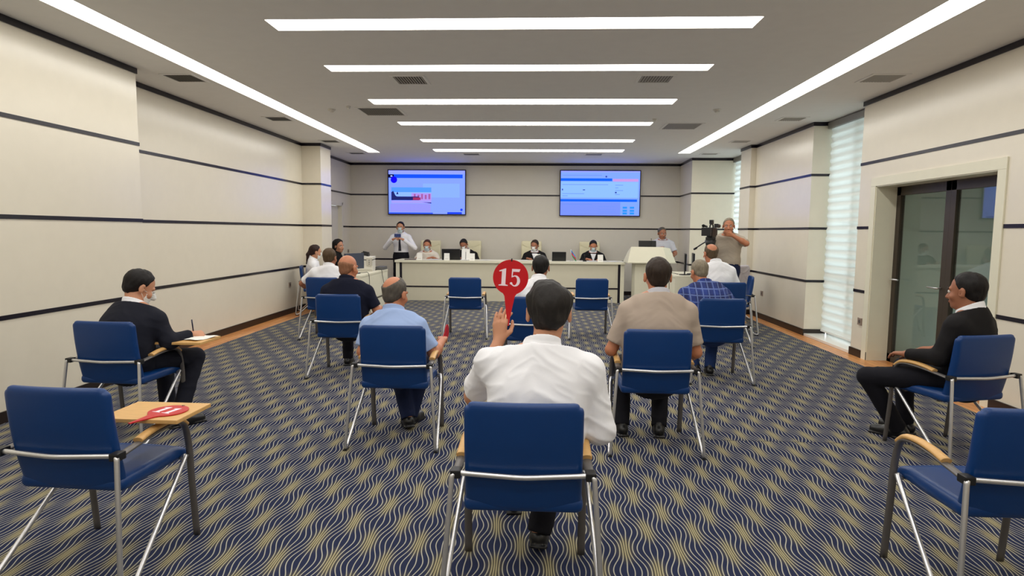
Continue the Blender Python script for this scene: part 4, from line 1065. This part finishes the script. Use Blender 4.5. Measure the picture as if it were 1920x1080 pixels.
paddle('round red paddle with white number 15, held up by the man in front', (('1', -.40), ('5', .26)), Matrix.Translation((hx_, hy_, hz_)) @ Matrix.Rotation(R_(3), 4, 'Z') @ Matrix.Rotation(R_(3), 4, 'Y'), r=.083, hl_=.145)
Mp = Matrix.Translation((-1.675, 2.655, .6735)) @ Matrix.Rotation(R_(-16), 4, 'Z') @ Matrix.Rotation(R_(-90), 4, 'X')
paddle('round red paddle with white number 11 lying on the writing tablet at the lower left', (('1', -.36), ('1', .30)), Mp, r=.083, hl_=.115)

# pen and notes of the suited man
b = MB(); b.cyl((0, 0, 0), (.008, -.03, .10), .005, mat('pen_blue', (24, 30, 60), rough=.3), n=10); b.cyl((-.0015, .006, -.02), (0, 0, 0), .0015, CHROME, .005, n=10); o = b.build('pen'); o.location = (-2.64, 4.54, .71); tag(o, 'dark blue pen upright in the hand of the suited man', 'pen')
def sheet(x, y, z, rot, lab, w_=.21, h_=.297, m=PAPER, curl=.004):
    b = MB(); i = b.mi(m); n = 6; rows_ = []
    for k in range(n + 1):
        v = k / n; rows_.append([b.bm.verts.new((-w_ / 2 + w_ * u, -h_ / 2 + h_ * v, curl * math.sin(3 * v + 2 * u) ** 2 + .0015)) for u in (0, .33, .66, 1)])
    for k in range(n):
        for j in range(3): f = b.bm.faces.new([rows_[k][j], rows_[k][j + 1], rows_[k + 1][j + 1], rows_[k + 1][j]]); f.smooth = True; f.material_index = i
    o = b.build('paper_sheet'); o.location = (x, y, z); o.rotation_euler = (0, 0, rot); return tag(o, lab, 'paper')
sheet(-2.56, 4.49, .671, R_(-20), 'white note sheet on the writing tablet of the suited man', w_=.15, h_=.21, curl=.01)

# ------------------------------------------------------------------ long desk
def desk():
    y0, y1, X0, X1, Z = 13.0, 13.68, -3.06, 1.80, .865
    r = empty('conference_desk', ((X0 + X1) / 2, (y0 + y1) / 2, .006), 0, 'long white desk with black inlaid lines in front of the back wall', 'desk'); hx = (X1 - X0) / 2
    b = MB(); b.box((-hx - .02, -.37, Z - .05), (hx + .02, .34, Z), WHITE_LAM, bev=.004); b.build('desk_top', r)
    b = MB(); b.box((-hx + .13, -.33, .0), (hx - .13, -.31, Z - .05), mat('desk_front_panel', (214, 208, 186), rough=.4)); b.build('front_panel', r)
    b = MB(); b.box((-hx + .13, -.336, .285), (hx - .13, -.329, .315), BLACK); b.build('inlay_line', r, label='black horizontal inlay')
    for s in (-1, 1):
        b = MB(); b.box((s * (hx - .04) - .04, -.34, 0), (s * (hx - .04) + .04, .32, Z - .05), WHITE_LAM, bev=.003); b.build('side_panel', r)
        b = MB(); b.box((s * (hx - .105) - .026, -.335, 0), (s * (hx - .105) + .026, -.31, Z - .05), BLACK); b.build('vertical_inlay', r, label='black vertical inlay')
desk(); DZ = .872
def highback(x, y, rot, lab):
    r = empty('executive_chair', (x, y, .006), rot, lab, 'chair', 'cream high-backed chairs behind the desk')
    return r
def exec_proto():
    r = highback(-2.56, 14.17, math.pi, 'cream high-backed leather chair behind the man at the left end of the desk')
    S = Solid().rbox((0, 0, 0), (.24, .035, .37), .03); V, Q = S.build(.012); V = relax(V, Q, 2)
    V[:, 1] += -.06 * (V[:, 2] / .37) + .6 * V[:, 0] ** 2 * .4; V[:, 1] -= .010 * (1 - np.abs(np.sin(V[:, 2] * 12))) * (V[:, 1] > 0); V += np.array([0, -.24, .90]); obj('backrest', to_mesh('backrest', V, Q, CREAM), r)
    S = Solid().rbox((0, 0, .46), (.25, .25, .05), .04); V, Q = S.build(.012); V = relax(V, Q, 2); obj('seat', to_mesh('seat', V, Q, CREAM), r)
    for s in (-1, 1):
        b = MB(); b.tube([(s * .27, -.2, .52), (s * .30, -.12, .68), (s * .30, .12, .68), (s * .27, .16, .48)], .018, CREAM, ry=.03, sub=5, upv=(1, 0, 0)); b.build('armrest', r)
    b = MB(); b.cyl((0, 0, .10), (0, 0, .42), .03, CHROME)
    for k in range(5):
        a = k * 2 * math.pi / 5; b.tube([(0, 0, .11), (.28 * math.cos(a), .28 * math.sin(a), .07)], .018, CHROME, sub=1); b.ball((.28 * math.cos(a), .28 * math.sin(a), .032), .03, BLKPL, seg=10)
    b.build('star_base', r)
    return r
ex0 = exec_proto()
dup(ex0, (-1.62, 14.19, .006), math.pi - R_(4), 'cream high-backed chair behind the man bending over papers')
dup(ex0, (-.18, 14.18, .006), math.pi, 'cream high-backed chair behind the man looking aside')
dup(ex0, (1.18, 14.18, .006), math.pi, 'cream high-backed chair behind the man at the right end of the desk')

# things on the desk
def tent(x, y, z, lab, w_=.115, h_=.15):
    b = MB(); b.poly([(-w_ / 2, -.035, 0), (w_ / 2, -.035, 0), (w_ / 2, -.003, h_), (-w_ / 2, -.003, h_)], PAPER, thick=(0, .0012, 0)); b.poly([(-w_ / 2, .035, 0), (w_ / 2, .035, 0), (w_ / 2, .003, h_), (-w_ / 2, .003, h_)], PAPER, thick=(0, -.0012, 0))
    b.poly([(-w_ * .3, -.0312, .028), (w_ * .3, -.0312, .028), (w_ * .3, -.0302, .033), (-w_ * .3, -.0302, .033)], GREY_TRIM)
    o = b.build('name_card'); o.location = (x, y, z); return tag(o, lab, 'name card', 'white standing name cards on the desk')
tent(-2.56, 13.08, DZ, 'white name card in front of the man in off-white at the left end'); tent(-1.97, 13.06, DZ, 'white name card in front of the left black monitor'); tent(-1.43, 13.08, DZ, 'white name card at the right hand of the man bending over papers')
tent(-.03, 13.08, DZ, 'white name card in front of the man looking aside'); tent(1.30, 13.08, DZ, 'white name card in front of the man at the right end of the desk')
def laptop(x, y, z, rot, lab, w_=.32, h_=.21):
    r = empty('laptop', (x, y, z), rot, lab, 'laptop', 'black laptops seen from behind')
    b = MB(); b.box((-w_ / 2, 0, 0), (w_ / 2, .22, .016), BLKPL, bev=.004); b.build('base', r)
    b = MB(); M = Matrix.Rotation(R_(8), 4, 'X'); b.box((-w_ / 2, -.010, .008), (w_ / 2, 0, h_), BLKPL, bev=.003, M=M); b.poly([(-w_ / 2 + .01, .0008, .02), (w_ / 2 - .01, .0008, .02), (w_ / 2 - .01, .0008, h_ - .01), (-w_ / 2 + .01, .0008, h_ - .01)], emis('laptop_glow', (150, 170, 200), .6), M=M); b.build('lid', r)
    return r
laptop(-1.90, 13.22, DZ, 0, 'black laptop open between the left two name cards', w_=.40, h_=.24); laptop(.43, 13.20, DZ, 0, 'black laptop open beside the little flag', w_=.30, h_=.20)
# small flag
fr = empty('table_flag', (.70, 13.25, DZ), 0, 'small blue, red and green flag on a stand', 'flag')
b = MB(); b.cyl((0, 0, 0), (0, 0, .012), .035, CHROME); b.cyl((0, 0, 0), (-.02, 0, .26), .004, CHROME, n=8); b.build('flag_stand', fr)
b = MB(); fb, frd, fg = mat('flag_blue', (60, 140, 214)), mat('flag_red', (214, 40, 60)), mat('flag_green', (40, 140, 90))
for j, m_ in enumerate((fb, frd, fg)):
    for k in range(6):
        def fp(u, v): return (-.02 + .16 * u * .62 + .012 * v, -.012 * math.sin(u * 7 + v * 2), .25 - .052 * v - .13 * u)
        b.poly([fp(k / 6, j), fp((k + 1) / 6, j), fp((k + 1) / 6, j + 1), fp(k / 6, j + 1)], m_)
b.build('flag_cloth', fr)
for x, y, r_, lab in ((-2.78, 13.15, 10, 'dark folder edge beside the left end name card'),):
    b = MB(); b.box((-.12, -.08, 0), (.12, .08, .012), mat('folder_brown', (60, 36, 28)), bev=.003); o = b.build('folder'); o.location = (x, y, DZ); o.rotation_euler = (0, 0, R_(r_)); tag(o, lab, 'folder')
for k, (x, y, r_, lab) in enumerate(((-2.30, 13.30, 5, 'white sheet on the desk before the man at the left end'), (-1.60, 13.25, 0, 'white sheet on the desk under the bending man'), (-.35, 13.25, -4, 'white sheet left of the man looking aside'), (1.15, 13.35, 3, 'white sheet under the hands of the man at the right end'), (1.58, 13.25, 12, 'white sheet near the lectern end of the desk'), (-1.15, 13.25, -8, 'white sheet right of the bending man'))):
    sheet(x, y, DZ, R_(r_), lab)
# paper stack held up by the bending man
b = MB()
for k, dx in enumerate((-.05, .045)): b.box((dx - .042, -.01 + k * .01, 0), (dx + .042, -.006 + k * .01, .235), PAPER, M=Matrix.Rotation(R_(-12 + 4 * k), 4, 'X'))
o = b.build('open_booklet'); o.location = (-1.60, 13.36, DZ); tag(o, 'open white booklet standing in front of the bending man', 'booklet')
# microphones
def gooseneck(x, y, z, rot, lab, h_=.20):
    r = empty('microphone', (x, y, z), rot, lab, 'microphone', 'gooseneck microphones'); b = MB(); b.cyl((0, 0, 0), (0, 0, .02), .045, BLKPL, .035); b.build('base', r)
    b = MB(); b.tube([(0, 0, .02), (0, .01, h_ * .6), (0, .04, h_)], .004, BLKPL, sub=4, n=6); b.ball((0, .045, h_ + .012), (.010, .014, .010), BLKPL, seg=8); b.build('gooseneck', r)
gooseneck(.98, 13.2, DZ, 0, 'small microphone on the desk left of the man at the right end', .12)

# ------------------------------------------------------------------ lectern
lr = empty('lectern', (2.30, 12.75, .006), 0, 'white lectern with flared slanted top to the right of the desk', 'lectern')
b = MB(); P = [(-.33, -.10), (.30, -.10), (.38, .02), (.38, .34), (-.33, .34)]
b.poly([(x, y, 0) for x, y in P], WHITE_LAM, thick=(0, 0, .90)); b.build('column', lr)
def frust(P0, z0, P1, z1, m):
    b = MB(); i = b.mi(m); A = [b.bm.verts.new(p + (z0,)) for p in P0]; B = [b.bm.verts.new(p + (z1 if not isinstance(z1, list) else z1[k],)) for k, p in enumerate(P1)]
    for k in range(len(A)): f = b.bm.faces.new([A[k], A[(k + 1) % len(A)], B[(k + 1) % len(A)], B[k]]); f.material_index = i
    b.bm.faces.new(list(reversed(A))).material_index = i; b.bm.faces.new(B).material_index = i; return b
P0 = [(-.50, -.22), (.30, -.22), (.50, -.05), (.50, .42), (-.50, .42)]; P1 = [(-.42, -.10), (.22, -.10), (.40, .05), (.40, .40), (-.42, .40)]
frust(P0, .885, P1, [1.20, 1.20, 1.17, 1.08, 1.08], WHITE_LAM).build('desk_head', lr)
b = MB(); b.poly([(x, y, 0) for x, y in [(-.50, -.225), (.31, -.225), (.51, -.05), (.51, .42), (-.50, .42)]], WHITE_LAM, thick=(0, 0, .02), M=Matrix.Translation((0, 0, .87))); b.build('shelf_rim', lr)
laptop(2.24, 12.84, 1.20 - .045, 0, 'black laptop on top of the white lectern', w_=.36, h_=.175).rotation_euler = (R_(-15), 0, 0)
gooseneck(2.32, 12.82, 1.185, R_(160), 'black microphone on the lectern just above the laptop', .17)

# ------------------------------------------------------------------ side tables
def side_table(name, x0, x1, y0, y1, Z, lab, face):
    r = empty('side_table', ((x0 + x1) / 2, (y0 + y1) / 2, .0), 0, lab, 'table', 'white side tables'); hx, hy = (x1 - x0) / 2, (y1 - y0) / 2
    b = MB(); b.box((-hx, -hy, Z - .03), (hx, hy, Z), WHITE_LAM, bev=.003); b.build('table_top', r)
    fx = hx - .03 if face > 0 else -hx + .01
    b = MB(); b.box((fx, -hy + .03, .012), (fx + .02, hy - .03, Z - .03), WHITE_LAM); b.build('modesty_panel', r)
    fx2 = fx + .02 if face > 0 else fx - .004
    b = MB(); b.box((fx2, -hy + .08, .26), (fx2 + .004, hy - .08, .29), BLACK); b.build('inlay_line', r, label='black inlay')
    for s in (-1, 1):
        b = MB(); b.box((-hx + .01, s * (hy - .015) - .015, .007), (hx - .005, s * (hy - .015) + .015, Z - .03), WHITE_LAM, bev=.003); b.build('end_panel', r)
side_table('l', -3.62, -2.93, 9.95, 11.78, .75, 'white side table with printer and monitor near the left wall', 1)
side_table('r', 2.36, 3.02, 10.75, 12.0, .75, 'white side table beside the lectern with two upright monitors', -1)
def monitor(x, y, z, rot, lab, w_=.46, h_=.28, m=BLKPL):
    r = empty('monitor', (x, y, z), rot, lab, 'monitor', 'desktop monitors')
    b = MB(); b.cyl((0, 0, 0), (0, 0, .012), .10, m, .095, n=28); b.box((-.02, -.01, .01), (.02, .01, .16), m, bev=.003); b.build('stand', r)
    b = MB(); b.box((-w_ / 2, -.012, .08), (w_ / 2, .022, .08 + h_), m, bev=.005); b.build('casing', r)
    b = MB(); b.poly([(-w_ / 2 + .012, .0235, .095), (w_ / 2 - .012, .0235, .095), (w_ / 2 - .012, .0235, .08 + h_ - .012), (-w_ / 2 + .012, .0235, .08 + h_ - .012)], emis('monitor_glow', (140, 170, 210), .8)); b.build('screen', r)
    return r
DGREY = mat('dark_grey_plastic', (62, 68, 84), rough=.5)
monitor(-3.18, 10.45, .75, R_(62), 'dark grey monitor seen from behind on the left side table', w_=.44, h_=.27, m=DGREY)
monitor(2.60, 11.05, .75, R_(-102), 'thin black monitor seen edge-on, left one of two beside the lectern', w_=.48, h_=.30)
monitor(2.80, 11.30, .75, R_(-101), 'thin black monitor seen edge-on, right one of two beside the lectern', w_=.48, h_=.30)
pr = empty('office_printer', (-3.27, 11.25, .75), R_(8), 'white multifunction printer on the left side table', 'printer')
PW = mat('printer_white', (220, 216, 206), rough=.5)
b = MB(); b.box((-.21, -.20, 0), (.21, .20, .20), PW, bev=.012); b.box((-.20, -.215, .03), (.20, -.19, .11), PW, bev=.006); b.build('body', pr)
b = MB(); b.box((-.215, -.205, .215), (.215, .205, .265), PW, bev=.010); b.box((-.205, -.195, .20), (.205, .195, .217), mat('printer_gap', (70, 66, 60))); b.build('scanner_lid', pr)
b = MB(); b.box((.10, -.235, .10), (.20, -.20, .24), mat('printer_panel', (190, 184, 172)), bev=.004)
for k in range(3): b.ball((.15, -.237, .13 + .035 * k), .008, DGREY, seg=8)
b.build('control_panel', pr)
b = MB(); b.box((-.07, -.05, 0), (.07, .05, .05), BLKPL, bev=.006, M=Matrix.Rotation(R_(12), 4, 'Y')); b.box((-.05, -.03, .045), (.06, .03, .075), BLKPL, bev=.006, M=Matrix.Rotation(R_(12), 4, 'Y')); o = b.build('stapler_box'); o.location = (-3.22, 11.25, 1.03); tag(o, 'small dark device lying on top of the printer', 'device')
def cable(pts, lab, r_=.005, m=BLKPL):
    b = MB(); b.tube(pts, r_, m, sub=6, n=6); o = b.build('cable'); return tag(o, lab, 'cable', 'black cables')
cable([(-3.15, 10.55, .757), (-3.02, 10.45, .770), (-2.925, 10.42, .745), (-2.915, 10.43, .45), (-2.91, 10.42, .10), (-2.85, 10.3, .012)], 'black cable from the monitor over the edge of the left side table')
cable([(-3.05, 11.3, .757), (-2.935, 11.3, .765), (-2.920, 11.32, .66), (-2.915, 11.42, .50), (-2.915, 11.5, .40)], 'thin cable from the printer looping over the table edge')
cable([(2.52, 11.2, .757), (2.35, 11.1, .76), (2.342, 11.08, .5), (2.34, 11.0, .1), (2.28, 10.8, .012), (2.1, 10.6, .012)], 'black cable down the front of the right side table')
# tower / paper tray under the left table end, black bag on floor
b = MB(); b.box((-.08, -.16, 0), (.08, .16, .06), mat('mouse_grey', (90, 90, 92)), bev=.01); o = b.build('router'); o.location = (-3.02, 11.62, .75); tag(o, 'small grey device at the far end of the left side table', 'device')

# ------------------------------------------------------------------ wall screens
def screen(x0, x1, z0, z1, lab, paint, tilt=2.0):
    cx, cz = (x0 + x1) / 2, (z0 + z1) / 2; w_, h_ = x1 - x0, z1 - z0
    r = empty('wall_screen', (cx, BACK - .035, cz), 0, lab, 'screen', 'large wall screens'); r.rotation_euler = (R_(0), 0, 0)
    b = MB(); b.box((-w_ / 2, -.045, -h_ / 2), (w_ / 2, .0, h_ / 2), mat('screen_bezel', (24, 26, 54), rough=.3), bev=.006); b.box((-w_ * .2, 0, -.2), (w_ * .2, .034, .2), BLKPL); b.build('casing', r)
    b = MB(); W, Hh = w_ - .05, h_ - .05; lay = [0]
    def rect(u0, v0, u1, v1, m):     # u right, v down, 0..1
        lay[0] += 1; y = -.0462 - .0004 * lay[0]
        b.poly([(-W / 2 + W * u0, y, Hh / 2 - Hh * v0), (-W / 2 + W * u1, y, Hh / 2 - Hh * v0), (-W / 2 + W * u1, y, Hh / 2 - Hh * v1), (-W / 2 + W * u0, y, Hh / 2 - Hh * v1)], m)
    def disc(u, v, rr, m, n=28):
        lay[0] += 1; y = -.0462 - .0004 * lay[0]
        b.poly([(-W / 2 + W * u + rr * math.cos(2 * math.pi * k / n), y, Hh / 2 - Hh * v + rr * math.sin(2 * math.pi * k / n)) for k in range(n)], m)
    def pol(pts, m):
        lay[0] += 1; y = -.0462 - .0004 * lay[0]; b.poly([(-W / 2 + W * u, y, Hh / 2 - Hh * v) for u, v in pts], m)
    paint(rect, disc, pol); b.build('display', r); return r
E_ = 1.6
sl = lambda n_, c=None, k=1.0: emis('slide_' + n_, (c[0] * .79, c[1] * .82, c[2]) if c else None, E_ * k)
def slideL(rect, disc, pol):
    rect(0, 0, 1, 1, sl('pale', (142, 166, 255))); rect(0, 0, 1, .07, sl('lilac', (160, 166, 255))); rect(0, .09, .97, .175, sl('blue', (24, 84, 246)))
    rect(.45, .30, .93, .62, sl('pale2', (146, 180, 255))); rect(0, .09, .07, .165, sl('near_black', (8, 8, 40))); rect(.025, .115, .05, .145, sl('white', (190, 200, 255)))
    disc(.07, .215, .078, sl('deep', (20, 8, 226)))
    rect(.035, .39, .56, .76, sl('sky', (88, 156, 250))); rect(.035, .50, .56, .62, sl('sky2', (150, 190, 250))); rect(.30, .52, .56, .72, sl('pinkish', (190, 150, 200)))
    for k in range(5): rect(.33 + .048 * k, .54 + .02 * (k % 2), .355 + .048 * k, .66, sl('rose', (176, 96, 140)))
    rect(.035, .60, .40, .685, sl('dark', (34, 38, 90))); rect(.32, .62, .42, .68, sl('redd', (170, 50, 84))); pol([(.035, .50), (.06, .47), (.09, .58), (.11, .60), (.11, .68), (.035, .69)], sl('dark'))
    pol([(.10, .55), (.115, .48), (.13, .55)], sl('dark')); rect(.035, .69, .56, .76, sl('ground', (172, 160, 238))); pol([(.44, .73), (.56, .735), (.56, .76)], sl('dark'))
    rect(.02, .77, .55, .96, sl('lilac2', (158, 152, 250))); rect(0, .97, .58, 1, sl('blue2', (54, 90, 214))); rect(.77, .955, .96, 1, sl('blue3', (34, 70, 206))); disc(.955, .90, .03, sl('blue3'))
def slideR(rect, disc, pol):
    rect(0, 0, 1, 1, sl('pale3', (136, 170, 255))); rect(0, .0, 1, .03, sl('lilac')); rect(0, .24, .98, .60, sl('pale4', (150, 194, 255))); rect(0, .70, .76, 1, sl('peri', (128, 150, 255)))
    rect(.0, .165, .65, .225, sl('blue4', (20, 100, 226))); rect(.66, .175, .98, .235, sl('salmon', (214, 156, 190))); rect(0, .635, .97, .69, sl('blue4'))
    disc(.575, .125, .022, sl('dim', (60, 80, 130)))
    for v, u1 in ((.09, .52), (.30, .60), (.505, .30), (.555, .09), (.745, .40)): rect(.02, v, u1, v + .012, sl('text', (112, 148, 222)))
    for v in (.31, .37, .43, .52): rect(.69, v, .69 + (.06, .04, .25, .10)[int((v * 100) % 4)], v + .012, sl('text'))
    rect(.015, .40, .03, .44, sl('dim')); rect(.28, .415, .31, .435, sl('dim')); rect(.688, .465, .71, .50, sl('dim'))
    for u in (.79, .88):
        for v in (.80, .87, .93): rect(u, v, u + .055, v + .045, sl('cyan', (48, 150, 230)))
    for k in range(3): rect(.48, .80 + .06 * k, .70, .806 + .06 * k, sl('text'))
screen(-3.618, -1.745, 1.87, 2.94, 'large wall screen at the left showing a slide with a landscape picture', slideL)
screen(.465, 2.358, 1.865, 2.945, 'large wall screen at the right showing a form page with blue bars', slideR)

# ------------------------------------------------------------------ video camera on tripod
tx, ty = 2.74, 9.98
tr = empty('camera_tripod', (tx, ty, .006), R_(130), 'black tripod carrying the video camera', 'tripod')
for k in range(3):
    a = R_(90 + 120 * k); b = MB(); c, s = math.cos(a), math.sin(a)
    b.tube([(.05 * c, .05 * s, 1.22), (.22 * c, .22 * s, .62)], .016, BLKPL, sub=1); b.tube([(.22 * c, .22 * s, .66), (.40 * c, .40 * s, .015)], .011, GREYLEG, sub=1); b.ball((.40 * c, .40 * s, .018), .018, BLKPL, seg=8); b.build('leg', tr)
b = MB(); b.cyl((0, 0, 1.16), (0, 0, 1.26), .075, BLKPL, .085); b.cyl((0, 0, 1.26), (0, 0, 1.38), .06, BLKPL, .09); b.box((-.06, -.05, 1.38), (.06, .05, 1.43), BLKPL, bev=.008); b.build('fluid_head', tr)
b = MB(); b.tube([(.05, -.02, 1.38), (.25, -.10, 1.30), (.42, -.16, 1.22)], .010, BLKPL, sub=4); b.cyl((.36, -.14, 1.245), (.42, -.16, 1.22), .017, BLKPL); b.build('pan_bar', tr)
vc = empty('video_camera', (tx, ty, 1.436), R_(240), 'black shoulder video camera with matte box and viewfinder', 'camera')     # local +x is the lens direction
vc.scale = (.88, .88, .88)
b = MB(); b.box((-.20, -.05, .0), (.10, .055, .17), BLKPL, bev=.012); b.box((-.30, -.045, .03), (-.20, .045, .16), BLKPL, bev=.01); b.build('camera_body', vc)
b = MB(); b.cyl((.10, 0, .09), (.20, 0, .09), .042, BLKPL); b.cyl((.20, 0, .09), (.26, 0, .09), .052, BLKPL, .056); b.cyl((.14, 0, .09), (.16, 0, .09), .05, DGREY); b.build('lens', vc)
b = MB(); b.box((.25, -.08, .02), (.33, .08, .17), BLKPL, bev=.01); b.build('matte_box', vc)
b = MB(); b.tube([(-.15, 0, .16), (-.13, 0, .225), (.05, 0, .235), (.08, 0, .165)], .013, BLKPL, corner=.03); b.build('carry_handle', vc)
b = MB(); b.cyl((-.05, -.09, .19), (.14, -.09, .20), .018, BLKPL); b.ball((.17, -.09, .20), (.05, .028, .028), mat('mic_foam', (14, 14, 14), rough=1, bump=1, bscale=900), seg=12); b.build('microphone', vc)
b = MB(); b.cyl((-.02, .10, .20), (-.16, .10, .20), .028, BLKPL, .035); b.box((-.02, .06, .17), (.03, .13, .24), BLKPL, bev=.008); b.build('viewfinder', vc)
b = MB(); b.box((-.08, -.03, .235), (.02, .03, .31), BLKPL, bev=.008); b.tube([(-.03, 0, .225), (-.03, 0, .25)], .008, BLKPL, sub=1); b.build('top_light', vc)

# ------------------------------------------------------------------ jacket over the chair back by the right wall
def jacket_on_chair(cx, cy, rot):
    S = Solid().rbox((0, 0, 0), (.225, .060, .255), .035)
    S.rbox((0, .0, -.08), (.17, .024, .24), .004, mode='s')
    S.cap((-.20, -.03, .17), (-.225, -.035, -.22), .040, .032, k=.03); S.cap((.20, -.03, .17), (.225, -.035, -.22), .040, .032, k=.03)
    V, Q = S.build(.009); V = relax(V, Q, 2); V = folds(V, Q, .009, seed=9); V = V + np.array([0, .075, .69])
    o = obj('draped_jacket', to_mesh('draped_jacket', V, Q, mcloth('pale_jacket', (196, 192, 200)))); o.location = (cx, cy, .006); o.rotation_euler = (0, 0, rot)
    tag(o, 'pale grey jacket draped over the blue chair by the right wall', 'jacket')
jacket_on_chair(3.50, 10.55, R_(50))

# phone of the standing man
b = MB(); b.box((-.075, -.005, -.037), (.075, .005, .037), mat('phone_blue', (40, 60, 120), rough=.3), bev=.003); b.cyl((-.055, -.0052, .018), (-.055, -.007, .018), .008, BLKPL); o = b.build('smartphone'); o.location = (-3.16, 13.62, 1.385); tag(o, 'blue phone held up by the standing man in a tie', 'phone')
# carrot-coloured item in the hand of the man in light blue: red paddle seen edge-on
paddle('red number paddle seen nearly edge-on in the hand of the man in light blue', (), Matrix.Translation((-.725, 4.80, .70)) @ Matrix.Rotation(R_(84), 4, 'Z') @ Matrix.Rotation(R_(75), 4, 'Y'), r=.06, hl_=.09)
